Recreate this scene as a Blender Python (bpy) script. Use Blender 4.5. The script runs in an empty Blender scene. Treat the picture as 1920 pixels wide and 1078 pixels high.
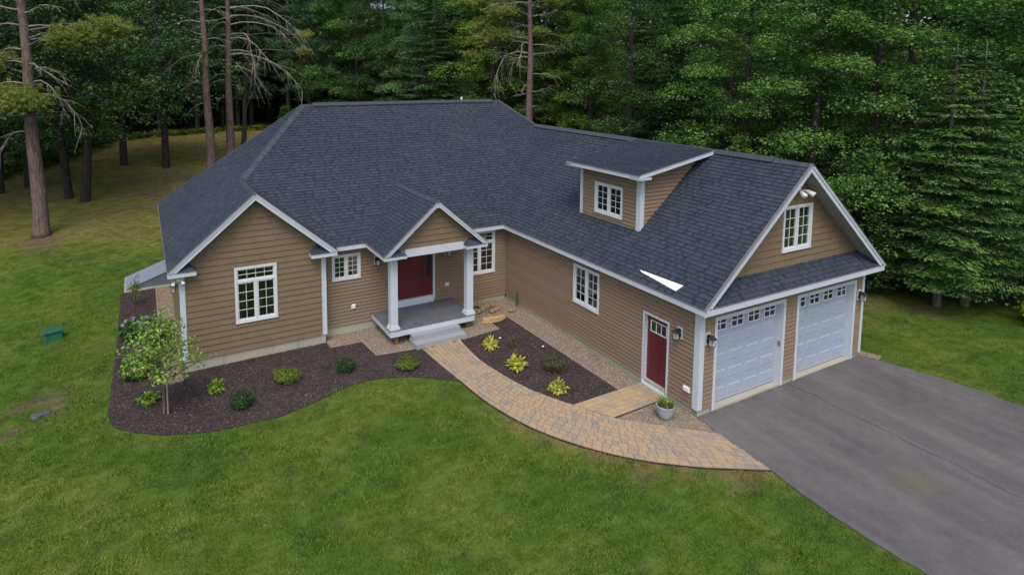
import bpy, math, random
import numpy as np
from mathutils import Vector, Matrix, noise
from mathutils.geometry import delaunay_2d_cdt
R=random.Random(7); NR=np.random.default_rng(11)
S=bpy.context.scene; COL=S.collection
# ---------------------------------------------------------------- camera
cd=bpy.data.cameras.new('camera'); cam=bpy.data.objects.new('camera',cd); COL.objects.link(cam); S.camera=cam
CP=Vector((-12.9701,-11.2474,9.4094)); CF=Vector((.479815,.870999,-.105534)); CR=Vector((.876134,-.482043,.004958)); CU=Vector((.046553,.094841,.994403))
cam.matrix_world=Matrix(((CR.x,CU.x,-CF.x,CP.x),(CR.y,CU.y,-CF.y,CP.y),(CR.z,CU.z,-CF.z,CP.z),(0,0,0,1)))
cd.sensor_width=36; cd.sensor_fit='HORIZONTAL'; cd.lens=36*1160.8/1920; cd.shift_x=56.27/1920; cd.shift_y=-283.7/1920
cd.clip_start=.1; cd.clip_end=3000
# ---------------------------------------------------------------- light
W_=bpy.data.worlds.new('World'); S.world=W_; W_.use_nodes=True; nt=W_.node_tree
EL,AZ=math.radians(58),math.radians(212)
sky=nt.nodes.new('ShaderNodeTexSky'); sky.sky_type='NISHITA'; sky.sun_disc=False; sky.sun_elevation=EL; sky.sun_rotation=AZ
sky.air_density=1.0; sky.dust_density=4.0; sky.ozone_density=1.0
bg=nt.nodes['Background']; bg.inputs[1].default_value=.138; nt.links.new(sky.outputs[0],bg.inputs[0])
sl=bpy.data.lights.new('sun','SUN'); sl.energy=.8; sl.angle=math.radians(25); sl.color=(1,.965,.92)
so=bpy.data.objects.new('sun',sl); COL.objects.link(so)
sd=Vector((math.sin(AZ)*math.cos(EL),math.cos(AZ)*math.cos(EL),math.sin(EL)))
so.rotation_euler=sd.to_track_quat('Z','Y').to_euler(); so.location=(0,0,60)
S.view_settings.view_transform='Standard'; S.view_settings.look='None'; S.view_settings.gamma=1; S.view_settings.exposure=.60
S.cycles.max_bounces=6; S.cycles.transparent_max_bounces=8; S.cycles.use_denoising=True

# ---------------------------------------------------------------- materials
class Mat:
    def __init__(s,name,rough=.8,spec=.3):
        s.m=bpy.data.materials.new(name); s.m.use_nodes=True; s.t=s.m.node_tree; s.b=s.t.nodes['Principled BSDF']
        s.b.inputs['Roughness'].default_value=rough; s.b.inputs['Specular IOR Level'].default_value=spec
    def n(s,ty,**k):
        o=s.t.nodes.new(ty)
        for a,b in k.items(): setattr(o,a,b)
        return o
    def l(s,a,b): s.t.links.new(a,b)
    def pos(s): 
        return s.n('ShaderNodeNewGeometry').outputs['Position']
    def noise(s,scale,detail=3,vec=None,sx=None,rough=.55):
        o=s.n('ShaderNodeTexNoise'); o.inputs['Scale'].default_value=scale; o.inputs['Detail'].default_value=detail; o.inputs['Roughness'].default_value=rough
        v=vec or s.pos()
        if sx:
            mp=s.n('ShaderNodeMapping'); mp.inputs['Scale'].default_value=sx; s.l(v,mp.inputs[0]); v=mp.outputs[0]
        s.l(v,o.inputs['Vector']); return o.outputs['Fac']
    def ramp(s,fac,stops,interp='LINEAR'):
        r=s.n('ShaderNodeValToRGB'); r.color_ramp.interpolation=interp; e=r.color_ramp.elements
        while len(e)<len(stops): e.new(.5)
        for i,(p,c) in enumerate(stops): e[i].position=p; e[i].color=(*c,1) if len(c)==3 else c
        s.l(fac,r.inputs[0]); return r.outputs[0]
    def mix(s,f,a,b,mode='MIX'):
        m=s.n('ShaderNodeMix',data_type='RGBA',blend_type=mode)
        for sock,v in ((m.inputs[0],f),(m.inputs[6],a),(m.inputs[7],b)):
            if hasattr(v,'links'): s.l(v,sock)
            else: sock.default_value=v if not isinstance(v,tuple) else (*v,1)
        return m.outputs[2]
    def math(s,op,a,b=0.,clamp=False):
        m=s.n('ShaderNodeMath',operation=op,use_clamp=clamp)
        for sock,v in ((m.inputs[0],a),(m.inputs[1],b)):
            if hasattr(v,'links'): s.l(v,sock)
            else: sock.default_value=v
        return m.outputs[0]
    def rnd(s):
        a=s.n('ShaderNodeNewGeometry').outputs['Random Per Island']; b=s.n('ShaderNodeObjectInfo').outputs['Random']
        return s.math('FRACT',s.math('ADD',a,b))
    def orand(s): return s.n('ShaderNodeObjectInfo').outputs['Random']
    def bump(s,h,strength=.3,dist=.01):
        b=s.n('ShaderNodeBump'); b.inputs['Strength'].default_value=strength; b.inputs['Distance'].default_value=dist
        s.l(h,b.inputs['Height']); s.l(b.outputs[0],s.b.inputs['Normal'])
    def col(s,c):
        if hasattr(c,'links'): s.l(c,s.b.inputs['Base Color'])
        else: s.b.inputs['Base Color'].default_value=(*c,1)
        return s
def simple(name,c,rough=.7,spec=.3,var=.12,scale=6,bump=0,metal=0):
    m=Mat(name,rough,spec); n=m.noise(scale,4)
    lo=tuple(x*(1-var) for x in c); hi=tuple(min(1,x*(1+var)) for x in c)
    m.col(m.ramp(n,[(.3,lo),(.7,hi)])); m.b.inputs['Metallic'].default_value=metal
    if bump: m.bump(m.noise(scale*12,3),bump,.004)
    return m.m
MT={}
MT['trim']=simple('white_painted_trim',(.52,.57,.63),.5,.4,.04,2)
MT['vinyl']=simple('white_window_vinyl',(.62,.64,.66),.4,.4,.03,2)
# siding
def siding_mat(name,c,grain,iv=1.):
    m=Mat(name,.62,.3); r=m.rnd(); n=m.noise(1.2,4); g=m.noise(18,3,sx=grain)
    a=m.mix(m.math('MULTIPLY',n,.9),tuple(x*.88 for x in c),tuple(x*1.1 for x in c))
    v=m.math('ADD',m.math('MULTIPLY',r,.16),.92); 
    b=m.mix(iv,a,m.ramp(r,[(0,(.93,.92,.91)),(1,(1.06,1.05,1.03))]),'MULTIPLY')
    b=m.mix(.25,b,m.ramp(g,[(.3,(.75,.75,.75)),(.7,(1.1,1.1,1.1))]),'MULTIPLY')
    # weather dust toward the foot of the wall
    sep=m.n('ShaderNodeSeparateXYZ'); m.l(m.pos(),sep.inputs[0])
    d=m.math('MULTIPLY',m.math('SUBTRACT',1.,m.math('MULTIPLY',sep.outputs[2],1.6),True),m.noise(3,4),True)
    b=m.mix(m.math('MULTIPLY',d,.35),b,(.24,.20,.16))
    m.col(b); m.bump(g,.25,.002); return m.m
MT['siding']=siding_mat('taupe_clapboard',(.245,.178,.122),(1,1,9))
MT['shake']=siding_mat('taupe_shake',(.192,.143,.086),(9,9,1),.45)
MT['sheath']=simple('wall_sheathing',(.10,.075,.055),.9)
MT['concrete']=(lambda m:(m.col(m.mix(m.noise(.9,5),(.30,.285,.235),(.46,.44,.36))),m.bump(m.noise(40,4),.25,.004),m.m)[-1])(Mat('foundation_concrete',.9,.2))
MT['granite']=(lambda m:(m.col(m.mix(m.noise(60,2),(.17,.18,.20),(.42,.44,.47))),m.bump(m.noise(30,4),.5,.01),m.m)[-1])(Mat('split_granite',.8,.3))
def shingle_mat(low=0):
    m=Mat('asphalt_shingle_low_ply_shade' if low else 'asphalt_shingle',.92,.22); r=m.rnd(); g=m.noise(240,2); L=m.noise(.22,3); M2=m.noise(1.6,3)
    c=m.ramp(r,[(0,(.022,.030,.041)),(1,(.034,.043,.057))] if low else [(0,(.035,.044,.060)),(.5,(.040,.050,.067)),(1,(.047,.057,.075))])  # low ply coloured darker to stand in for shadow between the raised tabs
    c=m.mix(.35,c,m.ramp(g,[(.3,(.35,.35,.38)),(.7,(1.7,1.7,1.7))]),'MULTIPLY')
    c=m.mix(.9,c,m.ramp(L,[(.3,(.86,.88,.92)),(.7,(1.12,1.08,1.05))]),'MULTIPLY')
    c=m.mix(.6,c,m.ramp(M2,[(.25,(.82,.86,.92)),(.75,(1.14,1.1,1.08))]),'MULTIPLY')
    m.col(c); m.bump(g,.5,.004); return m.m
MT['shingle']=shingle_mat(); MT['shingle_low_shade']=shingle_mat(1)
MT['cap']=simple('cap_shingle',(.045,.052,.070),.9,.2,.3,9,.4)
MT['dark']=simple('dark_gap',(.02,.022,.027),.9)
MT['drip']=simple('drip_edge',(.15,.14,.15),.5,.4)
MT['soffit']=simple('soffit_panel',(.30,.30,.29),.7)
def door_mat():
    m=Mat('oxblood_door',.38,.45); m.col(m.mix(m.noise(14,4,sx=(3,3,.4)),(.075,.010,.017),(.145,.022,.032))); m.bump(m.noise(60,3,sx=(3,3,.3)),.2,.002); return m.m
MT['door']=door_mat()
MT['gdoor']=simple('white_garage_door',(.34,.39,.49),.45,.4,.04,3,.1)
def glass():
    m=Mat('window_glass',.03,.5); t=m.t; out=t.nodes['Material Output']
    gl=m.n('ShaderNodeBsdfGlossy'); gl.inputs[0].default_value=(.9,.95,1,1)
    wv=m.n('ShaderNodeBump'); wv.inputs['Strength'].default_value=.05; wv.inputs['Distance'].default_value=.02; m.l(m.noise(3,2),wv.inputs['Height']); m.l(wv.outputs[0],gl.inputs['Normal'])
    gl.inputs['Roughness'].default_value=.02; tr=m.n('ShaderNodeBsdfTransparent'); tr.inputs[0].default_value=(.62,.70,.68,1)
    fr=m.n('ShaderNodeLayerWeight'); fr.inputs[0].default_value=.5
    f=m.math('ADD',m.math('MULTIPLY',m.math('POWER',fr.outputs['Facing'],4.),.9),.13,True)
    mx=m.n('ShaderNodeMixShader'); m.l(f,mx.inputs[0]); m.l(tr.outputs[0],mx.inputs[1]); m.l(gl.outputs[0],mx.inputs[2]); m.l(mx.outputs[0],out.inputs[0]); return m.m
MT['glass']=glass()
MT['gdglass']=simple('dark_garage_glass',(.02,.025,.035),.08,.8)
MT['room']=simple('room_interior',(.16,.15,.13),.9)
MT['curtain']=simple('green_grey_curtain',(.12,.22,.18),.9,.1,.2,14)
MT['deck']=simple('grey_composite_deck',(.112,.122,.138),.75,.3,.15,3)
MT['post']=simple('treated_wood_post',(.22,.13,.05),.9,.1,.3,8)
MT['black']=simple('black_lantern_metal',(.02,.02,.022),.4,.5)
MT['lampglass']=simple('lantern_glass',(.45,.47,.48),.1,.6)
MT['plastic']=simple('white_plastic',(.78,.77,.76),.45,.4,.03)
MT['pavers_edge']=simple('black_paver_edging',(.04,.032,.03),.8)
MT['metal']=simple('bulkhead_blue_grey_metal',(.21,.245,.30),.55,.4,.05)
MT['metal2']=simple('bulkhead_side_metal',(.10,.125,.16),.6,.4,.08)
MT['green_plastic']=simple('green_plastic_lid',(.02,.115,.06),.5,.4,.15)
MT['flash']=simple('bare_white_flashing',(.85,.86,.88),.5,.3,.03)
MT['greystone']=simple('grey_fieldstone',(.085,.088,.095),.9,.2,.3,12,.4)
MT['tanstone']=simple('tan_sandstone',(.46,.31,.15),.9,.2,.3,10,.5)
MT['brownstone']=simple('brown_edging_stone',(.27,.20,.13),.9,.2,.3,8,.5)
MT['edgeboard']=simple('edging_board',(.30,.24,.19),.9,.1,.2)
MT['red']=simple('red_enamel',(.25,.01,.02),.35,.5)
def paver():
    m=Mat('tumbled_concrete_paver',.9,.2); r=m.rnd(); n=m.noise(.75,3); n2=m.noise(30,3)
    f=m.math('ADD',m.math('MULTIPLY',r,.42),m.math('MULTIPLY',n,.62))
    c=m.ramp(f,[(.22,(.25,.215,.18)),(.38,(.31,.255,.195)),(.50,(.35,.27,.185)),(.62,(.385,.285,.185)),(.78,(.40,.275,.18)),(.95,(.44,.34,.22))])
    c=m.mix(.4,c,m.ramp(n2,[(.3,(.7,.7,.7)),(.7,(1.2,1.2,1.2))]),'MULTIPLY'); m.col(c); m.bump(n2,.4,.006); return m.m
MT['paver']=paver()
def paver2():
    m=Mat('sandy_side_path_paver',.92,.15); r=m.rnd(); n=m.noise(1.5,3); n2=m.noise(30,3)
    c=m.ramp(m.math('ADD',m.math('MULTIPLY',r,.5),m.math('MULTIPLY',n,.5)),[(.2,(.30,.25,.19)),(.5,(.38,.29,.18)),(.8,(.44,.31,.19))])
    c=m.mix(.3,c,m.ramp(n2,[(.3,(.7,.7,.7)),(.7,(1.2,1.2,1.2))]),'MULTIPLY'); m.col(c); m.bump(n2,.3,.005); return m.m
MT['paver2']=paver2()
MT['joint']=simple('joint_sand',(.17,.13,.09),.95,.1,.3,20)
def asphalt():
    m=Mat('worn_asphalt',.92,.25); a=m.noise(.35,5); b=m.noise(180,2); st=m.noise(1.1,4,sx=(1.6,.22,1))
    c=m.mix(a,(.093,.089,.091),(.132,.126,.126)); c=m.mix(.8,c,m.ramp(st,[(.3,(.78,.78,.82)),(.7,(1.2,1.16,1.13))]),'MULTIPLY')
    c=m.mix(.8,c,m.ramp(m.noise(70,2),[(.3,(.6,.6,.6)),(.72,(1.5,1.5,1.5))]),'MULTIPLY')
    # long paving seam and tyre tracks (they run away from the doors)
    s=m.n('ShaderNodeSeparateXYZ'); m.l(m.pos(),s.inputs[0]); X=s.outputs[0]; wob=m.math('MULTIPLY',m.math('SUBTRACT',m.noise(.5,4),.5),.7)
    xx=m.math('ADD',X,wob)
    def band(x0,w,inten,colr):
        nonlocal c
        d=m.math('DIVIDE',m.math('ABSOLUTE',m.math('SUBTRACT',xx,x0)),w)
        f=m.math('MULTIPLY',m.math('SUBTRACT',1.,d,True),m.math('MULTIPLY',m.noise(.8,3),inten))
        c=m.mix(f,c,colr)
    band(3.85,.05,1.2,(.035,.033,.036))
    for x0 in (1.5,5.2): band(x0,.55,.4,(.165,.155,.15))
    for x0 in (2.3,6.1): band(x0,.7,.4,(.06,.057,.062))
    c=m.mix(.9,c,m.ramp(m.noise(.55,6,rough=.65),[(.32,(.80,.80,.81)),(.5,(1,1,1)),(.68,(1.16,1.15,1.14))]),'MULTIPLY')
    c=m.mix(.5,c,m.ramp(m.noise(4.,5,rough=.7),[(.3,(.8,.8,.8)),(.7,(1.2,1.2,1.2))]),'MULTIPLY')
    # faded yellow-green stain
    v=m.n('ShaderNodeVectorMath',operation='DISTANCE'); m.l(m.pos(),v.inputs[0]); v.inputs[1].default_value=(2.3,-4.3,0)
    c=m.mix(m.math('MULTIPLY',m.math('SUBTRACT',1.,m.math('DIVIDE',v.outputs[1],.7),True),.35),c,(.17,.15,.05))
    m.col(c); m.bump(b,.6,.004); return m.m
MT['asphalt']=asphalt()
def ground_mats():
    m=Mat('bark_mulch_bed',.95,.1); c=m.mix(m.noise(45,4),(.026,.020,.021),(.100,.080,.077)); c=m.mix(.7,c,m.ramp(m.noise(1.3,4),[(.3,(.75,.75,.78)),(.7,(1.25,1.2,1.2))]),'MULTIPLY'); m.col(c); m.bump(m.noise(50,4),1,.03); MT['mulch']=m.m
    m=Mat('bark_chip',.95,.1); m.col(m.ramp(m.rnd(),[(0,(.022,.018,.017)),(.5,(.066,.055,.051)),(.85,(.115,.093,.089)),(1,(.24,.20,.185))])); MT['chip']=m.m
    m=Mat('pea_gravel_bed',.95,.2); c=m.mix(m.noise(60,3),(.12,.097,.07),(.30,.245,.185)); c=m.mix(.6,c,m.ramp(m.noise(2,4),[(.3,(.8,.78,.75)),(.7,(1.2,1.2,1.15))]),'MULTIPLY'); m.col(c); m.bump(m.noise(60,3),1,.02); MT['gravel']=m.m
    m=Mat('pea_stone',.8,.3); m.col(m.ramp(m.rnd(),[(0,(.10,.08,.055)),(.4,(.22,.18,.135)),(.75,(.32,.265,.20)),(1,(.50,.45,.39))])); MT['pebble']=m.m
ground_mats()
def lawn_color(m,dry,dirt):
    g=m.ramp(m.noise(.33,5,rough=.6),[(.25,(.052,.108,.020)),(.42,(.072,.130,.018)),(.52,(.094,.149,.022)),(.64,(.115,.166,.027)),(.80,(.145,.182,.042))])
    n2=m.noise(2.3,5,rough=.7); g=m.mix(.9,g,m.ramp(n2,[(.3,(.66,.78,.74)),(.5,(1,1,1)),(.72,(1.28,1.18,1.25))]),'MULTIPLY')
    g=m.mix(.8,g,m.ramp(m.noise(1.,4,sx=(1.1,5.5,1),rough=.65),[(.36,(.80,.88,.84)),(.64,(1.2,1.12,1.2))]),'MULTIPLY')
    g=m.mix(m.ramp(m.noise(5.5,3,rough=.7),[(.66,(0,0,0)),(.78,(.5,.5,.5))]),g,(.19,.20,.085))
    # mower passes, barely visible
    st=m.noise(1.,2,sx=(.55,.12,1)); g=m.mix(.5,g,m.ramp(st,[(.4,(.86,.92,.9)),(.6,(1.12,1.06,1.05))]),'MULTIPLY')
    n3=m.noise(2.6,5,rough=.7); 
    f=m.math('ADD',m.math('MULTIPLY',dry,1.15),m.math('MULTIPLY',m.math('SUBTRACT',n3,.56),1.3),True)
    g=m.mix(m.math('MULTIPLY',f,.85),g,m.ramp(m.noise(1.3,4),[(.3,(.135,.128,.034)),(.7,(.235,.190,.080))]))
    f2=m.math('SUBTRACT',m.math('ADD',m.math('MULTIPLY',dirt,1.4),m.math('MULTIPLY',n3,.9)),.75,True)
    return m.mix(f2,g,m.ramp(m.noise(4,4),[(.3,(.10,.068,.045)),(.7,(.19,.14,.10))]))
def lawn():
    m=Mat('mown_lawn_soil',.95,.1)
    a=m.n('ShaderNodeAttribute',attribute_name='dry'); b=m.n('ShaderNodeAttribute',attribute_name='dirt')
    c=lawn_color(m,a.outputs['Fac'],b.outputs['Fac']); c=m.mix(.8,c,m.ramp(m.noise(38,3),[(.3,(.55,.55,.55)),(.7,(1.3,1.3,1.3))]),'MULTIPLY')
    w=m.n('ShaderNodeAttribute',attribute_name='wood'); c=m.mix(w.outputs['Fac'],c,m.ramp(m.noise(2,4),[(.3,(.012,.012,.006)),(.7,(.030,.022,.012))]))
    m.col(c); m.bump(m.noise(45,3),1,.03); MT['lawn']=m.m
    m=Mat('grass_blade',.7,.2)
    a=m.n('ShaderNodeAttribute',attribute_name='dry',attribute_type='INSTANCER'); b=m.n('ShaderNodeAttribute',attribute_name='dirt',attribute_type='INSTANCER')
    c=lawn_color(m,a.outputs['Fac'],b.outputs['Fac']); r=m.orand(); c=m.mix(.8,c,m.ramp(r,[(0,(.86,.88,.84)),(1,(1.55,1.45,1.35))]),'MULTIPLY'); m.col(c)
    m.b.inputs['Subsurface Weight'].default_value=0; MT['blade']=m.m
lawn()
def leafm(name,dark,light,tr=.25,tone=.7,rough=.45):
    m=Mat(name,rough,.3); t=m.t; r=m.n('ShaderNodeNewGeometry').outputs['Random Per Island']
    c=m.ramp(r,[(0,dark),(.75,light),(1,tuple(min(1,x*1.35) for x in light))])
    o=m.orand(); c=m.mix(tone,c,m.ramp(o,[(0,(.42,.58,.66)),(.3,(.75,.85,.95)),(.6,(1.0,1.0,1.)),(1,(1.6,1.35,.95))]),'MULTIPLY')
    n=m.noise(.45,2); c=m.mix(.7,c,m.ramp(n,[(.3,(.75,.82,.85)),(.7,(1.25,1.2,1.1))]),'MULTIPLY')
    m.col(c); tb=m.n('ShaderNodeBsdfTranslucent'); m.l(c,tb.inputs[0]); mx=m.n('ShaderNodeMixShader'); mx.inputs[0].default_value=tr
    m.l(m.b.outputs[0],mx.inputs[1]); m.l(tb.outputs[0],mx.inputs[2]); m.l(mx.outputs[0],t.nodes['Material Output'].inputs[0]); return m.m
MT['maple']=leafm('forest_leaf',(.044,.105,.024),(.135,.255,.055),.3)
MT['oak']=leafm('bluish_oak_leaf',(.038,.092,.044),(.110,.205,.092),.3)
MT['darkleaf']=leafm('dark_green_leaf',(.030,.065,.018),(.082,.155,.038))  # deeper green leaf colour of the dark green trees
MT['fir']=leafm('fir_needles',(.040,.090,.026),(.110,.205,.058),.15)
MT['pine']=leafm('pine_needles',(.13,.18,.035),(.27,.32,.075),.2,.05)
MT['young']=leafm('young_maple_leaf',(.11,.20,.035),(.30,.42,.085),.3,0)
MT['hosta']=leafm('chartreuse_hosta_leaf',(.28,.32,.03),(.55,.55,.10),.25,0)
MT['perennial']=leafm('bright_perennial_leaf',(.12,.22,.02),(.24,.38,.05),.25,0)
MT['box']=leafm('boxwood_leaf',(.012,.040,.010),(.030,.085,.018),.15,0)
MT['spirea']=leafm('yellow_green_spirea_leaf',(.06,.10,.015),(.15,.20,.03),.2,0)
MT['olive']=leafm('olive_shrub_leaf',(.045,.055,.02),(.11,.115,.045),.2,0)
MT['hyd']=leafm('hydrangea_leaf',(.03,.07,.015),(.085,.15,.03),.2,0)
MT['flower']=leafm('blue_and_pink_petals',(.22,.26,.55),(.42,.42,.75),.2,0)
MT['flower2']=leafm('pink_petals',(.55,.18,.28),(.6,.35,.5),.2,0)
MT['fern']=leafm('fern_frond',(.04,.085,.012),(.10,.17,.025),.25,.2)
MT['potplant']=leafm('pot_grass',(.10,.11,.02),(.22,.20,.05),.2,0)
def bark(name,a,b,sc=(14,14,2.2)):
    m=Mat(name,.95,.1); n=m.noise(1.,5,sx=sc,rough=.65,vec=m.n('ShaderNodeTexCoord').outputs['Object']); n2=m.noise(.7,3)
    c=m.ramp(n,[(.3,a),(.5,tuple((x+y)/2 for x,y in zip(a,b))),(.7,b)]); c=m.mix(.5,c,m.ramp(n2,[(.3,(.8,.8,.8)),(.7,(1.2,1.2,1.2))]),'MULTIPLY'); m.col(c); m.bump(n,1,.05); return m.m
MT['pinebark']=bark('pine_bark',(.055,.040,.038),(.24,.175,.155))
MT['bark']=bark('dark_bark',(.02,.018,.016),(.075,.066,.058))
MT['greybark']=bark('grey_bark',(.06,.055,.05),(.20,.185,.17))
MT['deadwood']=simple('dead_branch_wood',(.27,.25,.225),.9,.1,.3,6)
MT['glazed']=(lambda m:(m.col(m.mix(m.noise(14,4),(.22,.28,.31),(.48,.52,.55))),m.m)[-1])(Mat('speckled_blue_grey_glaze',.3,.5))

# ---------------------------------------------------------------- mesh helpers
class MB:
    def __init__(s): s.v=[]; s.f=[]; s.mi=[]
    def poly(s,pts):
        i=len(s.v); s.v+= [tuple(p) for p in pts]; s.f.append(tuple(range(i,i+len(pts))))
    def hexa(s,p):  # 8 corners: 4 bottom ring, 4 top ring
        i=len(s.v); s.v+=[tuple(q) for q in p]
        for f in ((3,2,1,0),(4,5,6,7),(0,1,5,4),(1,2,6,5),(2,3,7,6),(3,0,4,7)): s.f.append(tuple(i+k for k in f))
        return s
    def box(s,x0,x1,y0,y1,z0,z1,M=None):
        p=[(x0,y0,z0),(x1,y0,z0),(x1,y1,z0),(x0,y1,z0),(x0,y0,z1),(x1,y0,z1),(x1,y1,z1),(x0,y1,z1)]
        if M is not None: p=[M@Vector(q) for q in p]
        return s.hexa(p)
    def prism(s,ring,d):
        d=Vector(d); n=len(ring); i=len(s.v); s.v+=[tuple(p) for p in ring]+[tuple(Vector(p)+d) for p in ring]
        s.f.append(tuple(range(i,i+n))); s.f.append(tuple(range(i+2*n-1,i+n-1,-1)))
        for k in range(n): s.f.append((i+k,i+n+k,i+n+(k+1)%n,i+(k+1)%n))
        return s
    def board(s,A,B,up,h,out,t):  # plank from A to B, hanging h down from up direction, t thick
        A=Vector(A);B=Vector(B);u=Vector(up).normalized()*h;o=Vector(out).normalized()*t
        return s.hexa([A-u,B-u,B-u+o,A-u+o,A,B,B+o,A+o])
    def tube(s,pts,rad,n=8,cap=True):
        pts=[Vector(p) for p in pts]; i0=len(s.v); ref=Vector((0,0,1))
        for k,p in enumerate(pts):
            t=(pts[min(k+1,len(pts)-1)]-pts[max(k-1,0)]); t=t.normalized() if t.length>1e-6 else Vector((0,0,1))
            a=t.cross(Vector((.13,.97,.2)) if abs(t.z)>.6 else ref).normalized(); b=t.cross(a)
            for j in range(n):
                th=2*math.pi*j/n; r=rad[k]; s.v.append(tuple(p+a*math.cos(th)*r+b*math.sin(th)*r))
        for k in range(len(pts)-1):
            for j in range(n):
                a=i0+k*n+j; b=i0+k*n+(j+1)%n; s.f.append((a,b,b+n,a+n))
        if cap: s.f.append(tuple(i0+j for j in range(n))[::-1]); s.f.append(tuple(i0+(len(pts)-1)*n+j for j in range(n)))
        return s
    def lathe(s,prof,n=24,M=None):
        i0=len(s.v)
        for r,z in prof:
            for j in range(n):
                a=2*math.pi*j/n; p=Vector((r*math.cos(a),r*math.sin(a),z)); s.v.append(tuple(M@p if M is not None else p))
        for k in range(len(prof)-1):
            for j in range(n):
                a=i0+k*n+j;b=i0+k*n+(j+1)%n; s.f.append((a,b,b+n,a+n))
        s.f.append(tuple(i0+(len(prof)-1)*n+j for j in range(n))); s.f.append(tuple(i0+j for j in range(n))[::-1])
        return s
    def mesh(s,name,mat,smooth=False):
        m=bpy.data.meshes.new(name); m.from_pydata(s.v,[],s.f); m.materials.append(mat if not isinstance(mat,str) else MT[mat])
        if smooth:
            for p in m.polygons: p.use_smooth=True
        m.update(); return m
def link(name,mesh,parent=None,kind=None):
    o=bpy.data.objects.new(name,mesh); COL.objects.link(o)
    if parent is not None: o.parent=parent
    if kind: o['kind']=kind
    return o
def obj(name,mb,mat,parent=None,kind=None,smooth=False,bevel=0):
    o=link(name,mb.mesh(name,mat,smooth),parent,kind)
    if bevel:
        b=o.modifiers.new('edge','BEVEL'); b.width=bevel; b.segments=1; b.limit_method='ANGLE'
    return o
def tag(o,label,cat,group=None):
    o['label']=label; o['category']=cat
    if group: o['group']=group
    return o
def empty(name,loc,label,cat,group=None,rz=0):
    o=bpy.data.objects.new(name,None); COL.objects.link(o); o.location=loc; o.rotation_euler=(0,0,rz); o.empty_display_size=.2
    return tag(o,label,cat,group)
def copy_tree(o,parent=None):
    c=o.copy(); COL.objects.link(c); c.parent=parent
    for ch in list(o.children): copy_tree(ch,c)
    return c
def npmesh(name,V,nper,mat,smooth=False):
    n=len(V)//nper; me=bpy.data.meshes.new(name); me.vertices.add(len(V)); me.vertices.foreach_set('co',np.ascontiguousarray(V,dtype=np.float32).ravel())
    me.loops.add(len(V)); me.loops.foreach_set('vertex_index',np.arange(len(V),dtype=np.int32)); me.polygons.add(n)
    me.polygons.foreach_set('loop_start',np.arange(0,len(V),nper,dtype=np.int32)); me.polygons.foreach_set('loop_total',np.full(n,nper,dtype=np.int32))
    me.materials.append(MT[mat]); me.update(calc_edges=True); return me
def nrm(a): return a/np.maximum(np.linalg.norm(a,axis=-1,keepdims=True),1e-9)
def leaves(P,A,N,L,W):
    """diamond leaves: base points P, pointing A, face normals about N, length L, width W"""
    A=nrm(A); B=nrm(np.cross(N,A)); N2=np.cross(A,B); L=np.asarray(L)[:,None]; W=np.asarray(W)[:,None]
    a=P; b=P+A*L*.45+B*W*.5+N2*W*.12; c=P+A*L-N2*L*.1; d=P+A*L*.45-B*W*.5+N2*W*.12
    return np.stack([a,b,c,d],1).reshape(-1,3)

# ---------------------------------------------------------------- terrain height
def sm(a,b,t): t=min(max((t-a)/(b-a),0),1); return t*t*(3-2*t)
def g0(x,y):
    z=-.05-.14*sm(0,9,-x)-.25*sm(9,22,-x)+.05*sm(0,8,x)
    return z+.07*max(0,y-20) if y<60 else z+2.8
def gz(x,y):
    xi,yi=math.floor(x),math.floor(y); fx,fy=x-xi,y-yi
    return (g0(xi,yi)*(1-fx)+g0(xi+1,yi)*fx)*(1-fy)+(g0(xi,yi+1)*(1-fx)+g0(xi+1,yi+1)*fx)*fy
def inpoly(x,y,P):
    c=False; n=len(P)
    for i in range(n):
        x0,y0=P[i]; x1,y1=P[i-1]
        if (y0>y)!=(y1>y) and x<(x1-x0)*(y-y0)/(y1-y0)+x0: c=not c
    return c
def pdist(x,y,P,closed=True):
    d=1e9; n=len(P)
    for i in range(n if closed else n-1):
        ax,ay=P[i]; bx,by=P[(i+1)%n]; dx,dy=bx-ax,by-ay; t=max(0,min(1,((x-ax)*dx+(y-ay)*dy)/(dx*dx+dy*dy+1e-12)))
        d=min(d,math.hypot(x-ax-t*dx,y-ay-t*dy))
    return d
def rag(P,a,step=.18,seed=1):
    rr=random.Random(seed); out=[]
    for i in range(len(P)-1):
        (x0,y0),(x1,y1)=P[i],P[i+1]; n=max(1,int(math.hypot(x1-x0,y1-y0)/step))
        for k in range(n):
            t=k/n; j=a if out else 0; out.append((x0+(x1-x0)*t+rr.uniform(-j,j),y0+(y1-y0)*t+rr.uniform(-j,j)))
    out.append(P[-1]); return out
def smooth_line(P,n=6):
    out=[]
    for i in range(len(P)-1):
        p0=P[max(i-1,0)];p1=P[i];p2=P[i+1];p3=P[min(i+2,len(P)-1)]
        for k in range(n):
            t=k/n; out.append(tuple(.5*((2*p1[j])+(-p0[j]+p2[j])*t+(2*p0[j]-5*p1[j]+4*p2[j]-p3[j])*t*t+(-p0[j]+3*p1[j]-3*p2[j]+p3[j])*t**3) for j in (0,1)))
    out.append(P[-1]); return out
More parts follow.
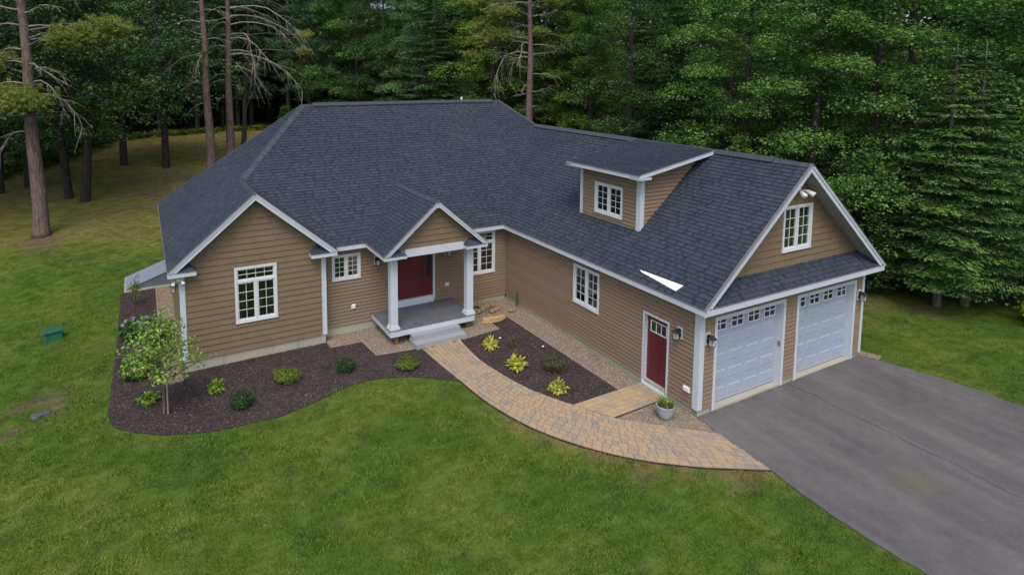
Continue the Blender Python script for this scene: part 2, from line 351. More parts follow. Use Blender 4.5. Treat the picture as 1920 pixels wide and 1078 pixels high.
# plan outlines
WALK_O=smooth_line([(-4.93,7.62),(-4.86,6.2),(-4.76,4.94),(-4.62,3.38),(-4.2,1.75),(-3.5,.4),(-2.69,-.64),(-1.73,-1.49),(-.75,-2.15),(-.23,-2.47)])
WALK_I=smooth_line([(-3.47,7.56),(-3.57,6.5),(-3.55,5.35),(-3.21,3.53),(-2.56,2.05),(-1.98,.99),(-.97,-.05),(-.11,-.87)])
WALK=WALK_O+WALK_I[::-1]
SIDE=[(-2.60,2.13),(-.04,2.13),(-.04,1.10),(-2.02,1.06)]
DRIVE=[(0,-.02),(-.11,-.87),(-.23,-2.49)]+rag(smooth_line([(-.35,-3.3),(-.42,-4.6),(-.33,-5.9),(0,-8),(1,-12),(3.5,-18)]),.018)+[(14,-20)]+rag(smooth_line([(10.2,-14),(8.9,-8),(8.5,-4.2),(8.36,-2.6),(7.82,-.5),(7.62,-.02)]),.018)
MUL_L=[(-12.78,18.86),(-14.13,18.86)]+rag(smooth_line([(-14.12,14.6),(-14.16,11),(-14.2,8.8),(-14.13,7.86),(-13.85,7.2),(-12.94,6.4),(-11.95,5.94),(-11.16,5.8),(-10.08,5.72),(-8.97,5.98),(-7.72,6.42),(-6.73,6.33),(-5.84,5.89),(-4.76,4.94)]),.022)+[(-4.86,6.2),(-4.93,7.62),(-6.44,7.9),(-6.52,9.15),(-7.66,9.24),(-7.66,9.72),(-12.2,9.72),(-12.2,9.2),(-12.78,9.2)]
MUL_R=[(-3.47,7.5),(-1.84,7.62),(-1.86,8.75),(-1.0,8.65),(-.9,2.13),(-2.60,2.13)]+WALK_I[::-1][14:38]
GR1=[(-7.62,10.17),(-7.62,9.24),(-6.52,9.15),(-6.44,7.9),(-4.93,7.62),(-3.47,7.5),(-1.84,7.6),(-1.86,8.75),(-1.0,8.65),(-.9,2.13),(-.015,2.13),(-.015,10.17)]
GR2=[(-2.02,1.06),(-.03,1.10),(-.015,-.02),(-.11,-.87),(-.97,-.05),(-1.5,.46)]
GR3=[(-12.18,18.86),(-12.78,18.86),(-12.78,9.2),(-12.2,9.2)]
GR4=[(7.63,-.02),(7.84,-.5),(8.25,-.42),(8.05,.1),(7.9,6),(7.63,6)]
HOUSE_FP=[(0,0),(7.6,0),(7.6,20.5),(-12.17,20.5),(-12.17,9.74),(-7.63,9.74),(-7.63,10.18),(0,10.18)]
def clip_cell(P,x0,x1,y0,y1):
    for ax,val,sg in ((0,x0,1),(0,x1,-1),(1,y0,1),(1,y1,-1)):
        Q=[]; n=len(P)
        for i in range(n):
            a,b=P[i],P[(i+1)%n]; da=(a[ax]-val)*sg; db=(b[ax]-val)*sg
            if da>=0: Q.append(a)
            if (da>=0)!=(db>=0):
                t=da/(da-db); Q.append((a[0]+(b[0]-a[0])*t,a[1]+(b[1]-a[1])*t))
        P=Q
        if len(P)<3: return []
    return P
import bmesh
def sheet(name,P,off,mat,thick=.0):
    bm=bmesh.new(); xs=[p[0] for p in P]; ys=[p[1] for p in P]
    Q=[P[0]]
    for q in P[1:]:
        if math.hypot(q[0]-Q[-1][0],q[1]-Q[-1][1])>.004: Q.append(q)
    n=len(Q); r=delaunay_2d_cdt([Vector(q) for q in Q],[],[list(range(n))] if sum(Q[i-1][0]*Q[i][1]-Q[i][0]*Q[i-1][1] for i in range(n))>0 else [list(range(n))[::-1]],1,1e-5)
    vs=[bm.verts.new((v.x,v.y,0)) for v in r[0]]
    for t in r[2]: bm.faces.new([vs[i] for i in t])
    for ax,vals in ((0,xs),(1,ys)):
        for v in range(math.floor(min(vals))+1,math.ceil(max(vals))):
            co=[0,0,0]; no=[0,0,0]; co[ax]=v; no[ax]=1
            bmesh.ops.bisect_plane(bm,geom=bm.verts[:]+bm.edges[:]+bm.faces[:],plane_co=co,plane_no=no)
    for v in bm.verts: v.co.z=gz(v.co.x,v.co.y)+off
    bmesh.ops.recalc_face_normals(bm,faces=bm.faces[:])
    if bm.faces and sum(f.normal.z for f in bm.faces)<0: bmesh.ops.reverse_faces(bm,faces=bm.faces[:])
    if thick:
        ed=[e for e in bm.edges if e.is_boundary]; r=bmesh.ops.extrude_edge_only(bm,edges=ed)
        for v in [g for g in r['geom'] if isinstance(g,bmesh.types.BMVert)]: v.co.z-=thick
    me=bpy.data.meshes.new(name); bm.to_mesh(me); bm.free(); me.materials.append(MT[mat]); return link(name,me,None,'structure')
# clearing in the woods
CLEAR=[(-60,30),(-38,36),(-25,42),(-19.5,50),(-16.5,58),(-11,60),(-4,61),(0,60),(3,46),(6,36),(11,30),(12.5,22),(12.2,12),(12.6,5),(13.6,2.8),(14.7,1.2),(16.3,-1.2),(18.5,-5),(23,-12),(26,-30),(-60,-30)]
PATCH=[(-18.0,28.4,1.9,.8),(-15.8,10.1,.8,.75),(-16.5,9.9,.5,.85),(-15.2,10.9,.4,.95),(-16.4,8.6,.4,.9),(-15.5,9.4,.5,.85),(-13,33,2.3,.45),(-12.5,36.5,2.2,.7),(-10.5,40,3,.7),(-14,40,2.5,.6),(-9,35,1.5,.5),(-16,31,1.5,.4),(-4.35,2.55,.32,.95),(-21.5,38,2,.5),(-20,24,1.2,.45),(12.6,3.2,1.6,.9),(14,0.9,1.5,.6),(-3.1,-1.1,.5,.6),(-1.2,-2.5,.6,.7),(10.2,1.8,.8,.4),(-8.9,-3.5,.5,.35)]
def attrs(x,y):
    d=0.
    d=max(d,.75*sm(21,29,y+.25*(x+12))+.35*sm(38,52,y))
    dw=pdist(x,y,WALK_O,False)
    if not inpoly(x,y,WALK): d=max(d,1.0*sm(.75,.05,dw)*sm(4.5,1.0,y))
    if x>7 and y<8: d=max(d,.5*sm(2.2,.2,abs(y-(3.2-.2*(x-9)))))
    dirt=0
    for px,py,r,s in PATCH: dirt=max(dirt,s*sm(r,r*.25,math.hypot(x-px,y-py)))
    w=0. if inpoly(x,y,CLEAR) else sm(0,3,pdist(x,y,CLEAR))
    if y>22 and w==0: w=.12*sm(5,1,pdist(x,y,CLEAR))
    return d,dirt,w
def make_ground():
    def axis(lo,hi,f0,f1,ext):
        a=[float(v) for v in range(lo,hi+1)]; fine=[f0+k/2 for k in range(int((f1-f0)*2)+1)]
        return sorted(set(a+fine+ext))
    xs=axis(-60,70,-24,18,[-500,-250,-120,120,250,500]); ys=axis(-30,100,-14,44,[-500,-200,-80,150,280,500])
    V=[];A=[]
    for y in ys:
        for x in xs: V.append((x,y,gz(x,y))); A.append(attrs(x,y))
    nx=len(xs); F=[(j*nx+i,j*nx+i+1,(j+1)*nx+i+1,(j+1)*nx+i) for j in range(len(ys)-1) for i in range(nx-1)]
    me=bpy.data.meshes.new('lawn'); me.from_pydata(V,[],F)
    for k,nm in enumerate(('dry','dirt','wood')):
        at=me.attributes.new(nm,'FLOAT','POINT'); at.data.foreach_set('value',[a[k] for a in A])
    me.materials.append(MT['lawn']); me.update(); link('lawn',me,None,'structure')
make_ground()
sheet('mulch_bed',MUL_L,.03,'mulch',.06); sheet('mulch_bed',MUL_R,.03,'mulch',.05)
for P in (GR1,GR2,GR3,GR4): sheet('gravel_bed',P,.018,'gravel')
sheet('driveway',DRIVE,.035,'asphalt',.06)
SUBW=sheet('walkway',WALK,.03,'joint',.06); SUBS=sheet('side_walkway',SIDE,.028,'joint',.05)

# ---------------------------------------------------------------- grass, chips, pebbles
def blocked(x,y,m=.03):
    for P in (DRIVE,WALK,MUL_L,GR2,HOUSE_FP,SIDE,MUL_R,GR4,GR1,GR3):
        if inpoly(x,y,P) or (m and pdist(x,y,P)<m): return True
    return False
def seen(x,y,z=0,mg=60):
    d=Vector((x,y,z))-CP; k=d.dot(CF)
    if k<1: return False
    u=960-56.3+1160.8*d.dot(CR)/k; v=539-283.7-1160.8*d.dot(CU)/k
    return -mg<u<1920+mg and -mg<v<1078+mg*1.5
def scatter_gn(name,pts,attr,protos,mat_label,scale=(.8,1.3)):
    """points mesh + geometry nodes instancing of small meshes; reads as one mass"""
    me=bpy.data.meshes.new(name); me.from_pydata(pts,[],[])
    for k,nm in enumerate(('dry','dirt')): me.attributes.new(nm,'FLOAT','POINT').data.foreach_set('value',[a[k] for a in attr])
    me.attributes.new('sc','FLOAT','POINT').data.foreach_set('value',[R.uniform(*scale)*(1.7 if R.random()<.05 else 1) for _ in pts])
    me.attributes.new('rz','FLOAT','POINT').data.foreach_set('value',[R.uniform(0,6.28) for _ in pts])
    o=link(name,me,None,'stuff')
    ng=bpy.data.node_groups.new(name,'GeometryNodeTree'); ng.interface.new_socket('Geometry',in_out='INPUT',socket_type='NodeSocketGeometry'); ng.interface.new_socket('Geometry',in_out='OUTPUT',socket_type='NodeSocketGeometry')
    N=ng.nodes; gi=N.new('NodeGroupInput'); go=N.new('NodeGroupOutput'); ip=N.new('GeometryNodeInstanceOnPoints'); jg=N.new('GeometryNodeJoinGeometry'); 
    mp=N.new('GeometryNodeMeshToPoints'); ng.links.new(gi.outputs[0],mp.inputs[0]); ng.links.new(mp.outputs[0],ip.inputs['Points'])
    g2=N.new('GeometryNodeGeometryToInstance')
    for p in protos:
        oi=N.new('GeometryNodeObjectInfo'); oi.inputs['Object'].default_value=p; ng.links.new(oi.outputs['Geometry'],g2.inputs[0])
    ng.links.new(g2.outputs[0],ip.inputs['Instance']); ip.inputs['Pick Instance'].default_value=True
    rv=N.new('FunctionNodeRandomValue'); rv.data_type='INT'; rv.inputs['Min'].default_value=0
    for i_ in rv.inputs:
        if i_.name=='Min' and i_.type=='INT': i_.default_value=0
        if i_.name=='Max' and i_.type=='INT': i_.default_value=len(protos)-1
    ng.links.new([q for q in rv.outputs if q.type=='INT'][0],ip.inputs['Instance Index'])
    ns=N.new('GeometryNodeInputNamedAttribute'); ns.data_type='FLOAT'; ns.inputs[0].default_value='sc'; ng.links.new([q for q in ns.outputs if q.enabled and q.name=='Attribute'][0],ip.inputs['Scale'])
    nr=N.new('GeometryNodeInputNamedAttribute'); nr.data_type='FLOAT'; nr.inputs[0].default_value='rz'
    cx=N.new('ShaderNodeCombineXYZ'); ng.links.new([q for q in nr.outputs if q.enabled and q.name=='Attribute'][0],cx.inputs[2]); ng.links.new(cx.outputs[0],ip.inputs['Rotation'])
    ng.links.new(ip.outputs[0],go.inputs[0]); md=o.modifiers.new('scatter','NODES'); md.node_group=ng
    return o
def grass():
    protos=[]
    for k in range(4):
        n=70; th=NR.uniform(0,6.28,n); r=np.sqrt(NR.uniform(0,1,n))*.17; P=np.stack([r*np.cos(th),r*np.sin(th),np.zeros(n)],1)
        a=NR.uniform(0,6.28,n); A=np.stack([np.cos(a)*.8,np.sin(a)*.8,np.full(n,1.)],1); N=np.stack([-np.sin(a),np.cos(a),np.zeros(n)],1)
        N=np.stack([np.cos(a),np.sin(a),-np.full(n,.8)],1)
        L=NR.uniform(.028,.060,n); me=npmesh('grass_tuft',leaves(P,A,N,L,np.full(n,.010)),4,'blade')
        o=bpy.data.objects.new('grass_tuft',me); protos.append(o)   # proto only, never linked: lives through the node group
    pts=[];at=[]
    y=-13.
    def add(cx,cy,n,r):
        for _ in range(n):
            x=cx+R.uniform(-r,r); y=cy+R.uniform(-r,r)
            if blocked(x,y,.04): continue
            a=attrs(x,y)
            if a[2]>.6 or R.random()<a[1]*.85-.1: continue
            pts.append((x,y,gz(x,y))); at.append(a[:2])
    for ix in range(-30,24):
        for iy in range(-13,60):
            if not seen(ix+.5,iy+.5,-.1,90): continue
            if inpoly(ix+.5,iy+.5,HOUSE_FP) : continue
            if not inpoly(ix+.5,iy+.5,CLEAR): continue
            dd=math.hypot(ix-CP.x,iy-CP.y); n=int(34*min(1,(20/max(dd,1))**1.2))
            add(ix+.5,iy+.5,max(4,n),.5)
    o=scatter_gn('lawn_grass',pts,at,protos,'',(.8,1.25))
    print('grass tufts',len(pts))
grass()
def chips(name,polys,dens,mat,kind='chip'):
    P=[]
    for poly in polys:
        xs=[p[0] for p in poly]; ys=[p[1] for p in poly]; area=(max(xs)-min(xs))*(max(ys)-min(ys))
        for _ in range(int(area*dens)):
            x=R.uniform(min(xs),max(xs)); y=R.uniform(min(ys),max(ys))
            if inpoly(x,y,poly): P.append((x,y,gz(x,y)+(.035 if kind=='chip' else .022)))
    P=np.array(P); n=len(P); a=NR.uniform(0,6.28,n)
    if kind=='chip':
        A=np.stack([np.cos(a),np.sin(a),NR.uniform(-.2,.45,n)],1); N=np.stack([NR.normal(0,.35,n),NR.normal(0,.35,n),np.ones(n)],1)
        V=leaves(P,A,N,NR.uniform(.03,.085,n),NR.uniform(.012,.03,n)); o=link(name,npmesh(name,V,4,mat),None,'stuff')
    else:
        s=NR.uniform(.009,.021,n)[:,None]; c=np.cos(a)[:,None]; q=np.sin(a)[:,None]; X=np.concatenate([c,q,0*c],1)*s*1.3; Y=np.concatenate([-q,c,0*c],1)*s; Z=np.array([[0,0,1.]])*s*.8
        t=[];
        for x1,y1 in ((X,Y),(Y,-X),(-X,-Y),(-Y,X)): t+= [np.stack([P+x1,P+y1,P+Z],1)]
        V=np.concatenate([q_.reshape(n,1,3,3) for q_ in t],1).reshape(-1,3); me=npmesh(name,V,3,mat); o=link(name,me,None,'stuff')
    return o
chips('bark_chips',[MUL_L,MUL_R],620,'chip')
chips('pea_gravel',[GR1,GR2,GR3,GR4],950,'pebble','peb')

# ---------------------------------------------------------------- pavers
def pavers():
    out=[]
    def cum(L):
        c=[0]
        for a,b in zip(L,L[1:]): c.append(c[-1]+math.hypot(b[0]-a[0],b[1]-a[1]))
        return c
    def at(L,c,t):
        t=max(0,min(1,t))*c[-1]
        for i in range(len(c)-1):
            if c[i+1]>=t: f=(t-c[i])/(c[i+1]-c[i]+1e-9); return (L[i][0]+(L[i+1][0]-L[i][0])*f,L[i][1]+(L[i+1][1]-L[i][1])*f)
        return L[-1]
    co,ci=cum(WALK_O),cum(WALK_I); NL=9; Lm=(co[-1]+ci[-1])/2
    def pt(s,t):
        a=at(WALK_O,co,t); b=at(WALK_I,ci,t); return (a[0]+(b[0]-a[0])*s,a[1]+(b[1]-a[1])*s)
    for k in range(NL):
        t=-R.uniform(0,.02)
        while t<1:
            L=R.choice([.16,.24,.24,.2]); 
            if k in(0,NL-1): L=.24
            t2=t+L/Lm
            if t2>.02:
                wd=.007/1.4; g=.005/Lm; s0=k/NL+wd; s1=(k+1)/NL-wd
                a0,a1=max(t,0)+g,min(t2,1)-g
                if a1-a0>.004: out.append(([pt(s0,a0),pt(s1,a0),pt(s1,a1),pt(s0,a1)],'paver'))
            t=t2
    NL=6
    for k in range(NL):
        u=-R.uniform(0,.2)
        while u<1:
            L=R.choice([.18,.26,.32])/2.3; u2=u+L; s0=k/NL+.006; s1=(k+1)/NL-.006; a0=max(u,0)+.003; a1=min(u2,1)-.003
            if a1-a0>.02:
                q=lambda s,t:(SIDE[0][0]*(1-t)*(1-s)+SIDE[1][0]*t*(1-s)+SIDE[2][0]*t*s+SIDE[3][0]*(1-t)*s, SIDE[0][1]*(1-t)*(1-s)+SIDE[1][1]*t*(1-s)+SIDE[2][1]*t*s+SIDE[3][1]*(1-t)*s)
                out.append(([q(s0,a0),q(s1,a0),q(s1,a1),q(s0,a1)],'paver2'))
            u=u2
    def geo(mb,p,mat):
        c=(sum(q[0] for q in p)/4,sum(q[1] for q in p)/4); dz=R.uniform(-.003,.003); z=lambda q:gz(*q)
        b=[(q[0],q[1],z(q)+.030) for q in p]; m_=[(q[0],q[1],z(q)+.046+dz) for q in p]
        t=[(q[0]+(c[0]-q[0])*.07,q[1]+(c[1]-q[1])*.07,z(q)+.052+dz+R.uniform(-.001,.001)) for q in p]
        i=len(mb.v); mb.v+=b+m_+t
        for k in range(4):
            k2=(k+1)%4; mb.f.append((i+k,i+k2,i+4+k2,i+4+k)); mb.f.append((i+4+k,i+4+k2,i+8+k2,i+8+k))
        mb.f.append((i+8,i+9,i+10,i+11))
    def dist(p): return math.hypot(p[0][0]-CP.x,p[0][1]-CP.y)
    pv=sorted([o for o in out if o[1]=='paver'],key=lambda o:dist(o[0])); ps=[o for o in out if o[1]=='paver2']
    for p,m in pv[:300]:
        mb=MB(); geo(mb,p,m); obj('paver',mb,m,SUBW)
    mb=MB()
    for p,m in pv[300:]: geo(mb,p,m)
    obj('paver_field',mb,'paver',SUBW,'stuff')
    for p,m in ps:
        mb=MB(); geo(mb,p,m); obj('paver',mb,m,SUBS)
    # dark edge restraint
    mb=MB()
    for L,sg in ((WALK_O,1),):
        for a,b in zip(L,L[1:]):
            d=Vector((b[0]-a[0],b[1]-a[1],0)).normalized(); nn=Vector((d.y,-d.x,0))
            A=Vector((*a,gz(*a)+.035)); B=Vector((*b,gz(*b)+.035)); mb.board(A,B,(0,0,1),.06,-nn if False else nn,.025)
    obj('edge_restraint',mb,'pavers_edge',SUBW)
    mb=MB(); A=Vector((-2.02,1.055,gz(-2,1)+.045)); B=Vector((-.05,1.095,gz(0,1)+.045)); mb.board(A,B,(0,0,1),.08,(0,-1,0),.03); obj('edge_restraint',mb,'pavers_edge',SUBS)
pavers()

# ================================================================ HOUSE
SL=.86; ZE=3.217; OE=.33; ZF=.162
HOUSE=empty('house',(0,0,0),'taupe single-storey house with dark shingled roof and attached two-door garage','house')
def rows(rings,expo,v0=None,merge=False):
    """scan a polygon (with holes) into bands; yields course index, course bottom, a, b, [(ul0,ur0,ul1,ur1)]"""
    vs=[p[1] for r in rings for p in r]; lo=min(vs) if v0 is None else v0; hi=max(vs); cuts=set(round(v,5) for v in vs if v>=lo-1e-6)
    k=0
    while lo+k*expo<hi: cuts.add(round(lo+k*expo,5)); k+=1
    cuts.add(round(hi,5)); cuts=sorted(c for c in cuts if lo-1e-6<=c<=hi+1e-6); out=[]
    c2=[cuts[0]]
    for c in cuts[1:]:
        if c-c2[-1]>.004: c2.append(c)
    for a,b in zip(c2,c2[1:]):
        def cross(v):
            X=[]
            for r in rings:
                for i in range(len(r)):
                    (x0,y0),(x1,y1)=r[i-1],r[i]
                    if (y0>v)!=(y1>v): X.append(x0+(x1-x0)*(v-y0)/(y1-y0))
            return sorted(X)
        e=(b-a)*.02; A=cross(a+e); B=cross(b-e)
        if len(A)!=len(B): continue
        iv=[]
        for i in range(0,len(A)-1,2):
            la=A[i]-(B[i]-A[i])*.0208; lb=B[i]+(B[i]-A[i])*.0208; ra=A[i+1]-(B[i+1]-A[i+1])*.0208; rb=B[i+1]+(B[i+1]-A[i+1])*.0208
            iv.append((la,ra,lb,rb))
        ci=int(((a+b)/2-lo)//expo); out.append((ci,lo+ci*expo,a,b,iv))
    if merge:
        o2=[]
        for t in out:
            if o2 and o2[-1][0]==t[0] and len(o2[-1][4])==len(t[4]):
                q=o2[-1]; o2[-1]=(q[0],q[1],q[2],t[3],[(x[0],x[1],y[2],y[3]) for x,y in zip(q[4],t[4])])
            else: o2.append(t)
        out=o2
    return out
SINGLES=[]
def roof_plane(name,O,U,V,rings3,expo=.143,shingles=True,th=.03):
    """deck slab + laminated shingle tabs laid course by course"""
    O=Vector(O);U=Vector(U).normalized();V=Vector(V).normalized();N=U.cross(V).normalized()
    if N.z<0: N=-N
    rings=[[((Vector(p)-O).dot(U),(Vector(p)-O).dot(V)) for p in r] for r in rings3]
    P=lambda u,v,h:O+U*u+V*v+N*h
    mb=MB()
    if len(rings)==1: mb.prism([P(u,v,-th) for u,v in rings[0]],N*th)
    else:
        for ci,cb,a,b,iv in rows(rings,100):
            for la,ra,lb,rb in iv: mb.prism([P(la,a,-th),P(ra,a,-th),P(rb,b,-th),P(lb,b,-th)],N*th)
    roof=obj(name,mb,'cap',HOUSE)
    if not shingles: return roof
    field=MB()
    for ci,cb,a,b,iv in rows(rings,expo,None,True):
        rr=random.Random(ci*77+len(name)+int(abs(O.x*10)))
        lo=min(min(q[0],q[2]) for q in iv)-1 if iv else 0; hi=max(max(q[1],q[3]) for q in iv)+1 if iv else 0
        lo=math.floor(lo)-1; cuts=[]; u=lo+rr.uniform(0,.3)
        kd=[]
        while u<hi:
            cuts.append(u); t_=len(kd)%2 if rr.random()<.8 else 0; kd.append(t_); u+=rr.choice([.06,.08,.10,.13]) if t_ else rr.choice([.14,.18,.24,.32])
        hs=[.007 if t_ else rr.choice([.019,.023]) for t_ in kd]
        for la,ra,lb,rb in iv:
            for i in range(len(cuts)-1):
                c0,c1=cuts[i],cuts[i+1]-.002
                bl,br=min(max(c0,la),ra),max(min(c1,ra),la); tl,tr=min(max(c0,lb),rb),max(min(c1,rb),lb)
                if br-bl<.01 and tr-tl<.01: continue
                h=lambda v:.002+hs[i]*(1-(v-cb)/expo)
                p=[P(bl,a,0),P(br,a,0),P(tr,b,0),P(tl,b,0),P(bl,a,h(a)),P(br,a,h(a)),P(tr,b,h(b)),P(tl,b,h(b))]
                SINGLES.append(((p[0]-CP).length,p,roof,field,kd[i]))
    FIELDS.append((roof,field)); return roof
FIELDS=[]
def main_z(y): return ZE+SL*(y-9.855)
def left_z(x): return ZE+SL*(x+12.499)
def gar_z(x): return ZE+SL*(x+.33)
up=lambda dx,dy:(dx,dy,SL)
# front slope of the main roof
def z3(pts,f): return [(x,y,f(x,y)) for x,y in pts]
roof_plane('roof_slope',(-12.5,9.855,ZE),(1,0,0),(0,1,SL),[z3([(-7.3,9.855),(-6.117,9.855),(-4.155,11.817),(-2.193,9.855),(-.33,9.855),(3.802,13.987),(3.974,13.988),(2.617,15.345),(-7.009,15.345),(-9.9,12.455)],lambda x,y:main_z(y))])
roof_plane('roof_slope',(-12.499,20.835,ZE),(0,-1,0),(1,0,SL),[z3([(-12.499,9.388),(-9.9,9.388),(-9.9,12.455),(-7.009,15.345),(-12.499,20.835)],lambda x,y:left_z(x))])
roof_plane('roof_slope',(-7.3,9.388,ZE),(0,1,0),(-1,0,SL),[z3([(-9.9,9.388),(-7.3,9.388),(-7.3,9.855),(-9.9,12.455)],lambda x,y:ZE+SL*(-7.3-x))])
roof_plane('roof_slope',(-6.117,7.873,ZE),(0,-1,0),(1,0,SL),[z3([(-6.117,7.873),(-4.155,7.873),(-4.155,11.817),(-6.117,9.855)],lambda x,y:ZE+SL*(x+6.117))])
roof_plane('roof_slope',(-2.193,7.873,ZE),(0,1,0),(-1,0,SL),[z3([(-4.155,7.873),(-2.193,7.873),(-2.193,9.855),(-4.155,11.817)],lambda x,y:ZE+SL*(-2.193-x))])
dy0,dy1,dx=6.43,3.398,.905
roof_plane('roof_slope',(-.33,9.855,ZE),(0,-1,0),(1,0,SL),[z3([(-.33,-.408),(3.802,-.408),(3.802,13.987),(-.33,9.855)],lambda x,y:gar_z(x)),z3([(dx+.1,dy1+.1),(3.2,dy1+.1),(3.2,dy0-.1),(dx+.1,dy0-.1)],lambda x,y:gar_z(x))])
roof_plane('roof_slope',(7.934,-.408,ZE),(0,1,0),(-1,0,SL),[z3([(3.802,-.408),(7.934,-.408),(7.934,10.0),(3.974,13.988),(3.802,13.987)],lambda x,y:ZE+SL*(7.934-x))],shingles=False)
roof_plane('roof_slope',(0,20.835,ZE),(1,0,0),(0,-1,SL),[z3([(-12.499,20.835),(8.107,20.835),(2.617,15.345),(-7.009,15.345)],lambda x,y:ZE+SL*(20.835-y))],shingles=False)
roof_plane('roof_slope',(8.107,9.855,ZE),(0,1,0),(-1,0,SL),[z3([(3.974,13.988),(8.107,9.855),(8.107,20.835),(2.617,15.345)],lambda x,y:ZE+SL*(8.107-x))],shingles=False)
# dormer shed roof
dr=[(.44,2.98,6.175),(.44,6.72,6.175),(3.80,6.72,6.785),(3.80,2.98,6.785)]
roof_plane('dormer_roof',(.44,6.72,6.175),(0,-1,0),(3.36,0,.61),[dr],.143)
# pent roof across the garage front
pr=[(-.31,-.408,ZE+.01),(7.91,-.408,ZE+.01),(7.42,.10,ZE+.447),(.20,.10,ZE+.447)]
roof_plane('pent_roof',(-.31,-.408,ZE+.01),(1,0,0),(0,.508,.437),[pr],.143)
# shingles: the 300 that show largest as pieces of their own, the rest joined per slope
SINGLES.sort(key=lambda q:q[0])
def put(mb,p):
    i=len(mb.v); mb.v+=[tuple(q) for q in p]
    for f in ((4,5,6,7),(0,1,5,4),(1,2,6,5),(3,0,4,7)): mb.f.append(tuple(i+k for k in f))
for k,(d,p,roof,field,kd) in enumerate(SINGLES):
    if k<300: mb=MB(); put(mb,p); obj('shingle',mb,'shingle_low_shade' if kd else 'shingle',roof)
    else:
        n0=len(field.f); put(field,p); field.mi+=[kd]*(len(field.f)-n0)
for roof,field in FIELDS:
    if not field.v: continue
    o=obj('shingle_field',field,'shingle',roof,'stuff'); o.data.materials.append(MT['shingle_low_shade']); o.data.polygons.foreach_set('material_index',field.mi)
print('shingles',len(SINGLES))
def caps(A,B,n1,n2,w=.15,step=.143,h=.02,name='hip_cap'):
    A=Vector(A);B=Vector(B);d=(B-A);L=d.length;d.normalize();mb=MB()
    def side(n):
        s=Vector(n).cross(d).normalized()
        if s.z>0: s=-s
        return s
    s1,s2=side(n1),side(n2); u=Vector((0,0,1)); n1=Vector(n1).normalized(); n2=Vector(n2).normalized()
    k=0
    while k*step<L:
        a=A+d*(k*step); b=A+d*min(L,(k+1)*step+.02); lo=h+.012; hi=h-.004
        for s,n in ((s1,n1),(s2,n2)):
            mb.poly([a+u*lo,a+s*w+n*lo,b+s*w+n*hi,b+u*hi]); mb.poly([a+s*w+n*lo,a+u*lo,a,a+s*w]); mb.poly([a+s*w+n*lo,a+s*w,b+s*w,b+s*w+n*hi])
        k+=1
    return obj(name,mb,'capx',HOUSE,'stuff')
def capmat():
    m=Mat('ridge_cap_shingle',.9,.25); r=m.rnd(); m.col(m.mix(.3,m.ramp(r,[(0,(.042,.052,.067)),(1,(.070,.083,.102))]),m.ramp(m.noise(200,2),[(.3,(.02,.024,.03)),(.7,(.11,.12,.14))]))); return m.m
MT['capx']=capmat()
nF=(0,-SL,1);nL=(-SL,0,1);nR=(SL,0,1);nB=(0,SL,1)
zr=left_z(-7.009)
caps((-9.9,12.455,left_z(-9.9)),(-7.009,15.345,zr),nF,nL,.17)
caps((-9.9,9.4,left_z(-9.9)),(-9.9,12.5,left_z(-9.9)),nL,nR,.17,name='ridge_cap')
caps((3.974,13.988,main_z(13.988)),(2.617,15.345,zr),nF,nR,.15)
caps((-4.155,7.88,ZE+SL*1.962),(-4.155,11.8,ZE+SL*1.962),nL,nR,.13,name='ridge_cap')
caps((-12.499,20.835,ZE),(-7.009,15.345,zr),nB,nL,.15)
def vent(A,B,n1,n2,w=.17):
    A=Vector(A);B=Vector(B);d=(B-A).normalized();g=MB();c=MB()
    for n in (n1,n2):
        n=Vector(n).normalized(); s=n.cross(d).normalized(); s=-s if s.z>0 else s
        g.hexa([A+n*.005,B+n*.005,B+s*(w+.02)+n*.005,A+s*(w+.02)+n*.005,A+n*.04,B+n*.04,B+s*(w+.02)+n*.04,A+s*(w+.02)+n*.04])
        c.hexa([A+n*.041,B+n*.041,B+s*w+n*.041,A+s*w+n*.041,A+n*.062+Vector((0,0,.01)),B+n*.062+Vector((0,0,.01)),B+s*w+n*.056,A+s*w+n*.056])
    o=obj('ridge_vent',g,'dark',HOUSE); obj('ridge_vent_cap',c,'capx',o)
vent((-6.6,15.345,zr),(2.2,15.345,zr),nF,nB)
zg=gar_z(3.802)
vent((3.802,.75,zg),(3.802,2.9,zg),nL,nR); vent((3.802,6.75,zg),(3.802,13.7,zg),nL,nR)
caps((3.802,-.4,zg),(3.802,.8,zg),nL,nR,.16,name='ridge_cap'); caps((3.802,2.8,zg+.02),(3.802,6.8,zg+.02),nL,nR,.14,name='ridge_cap')

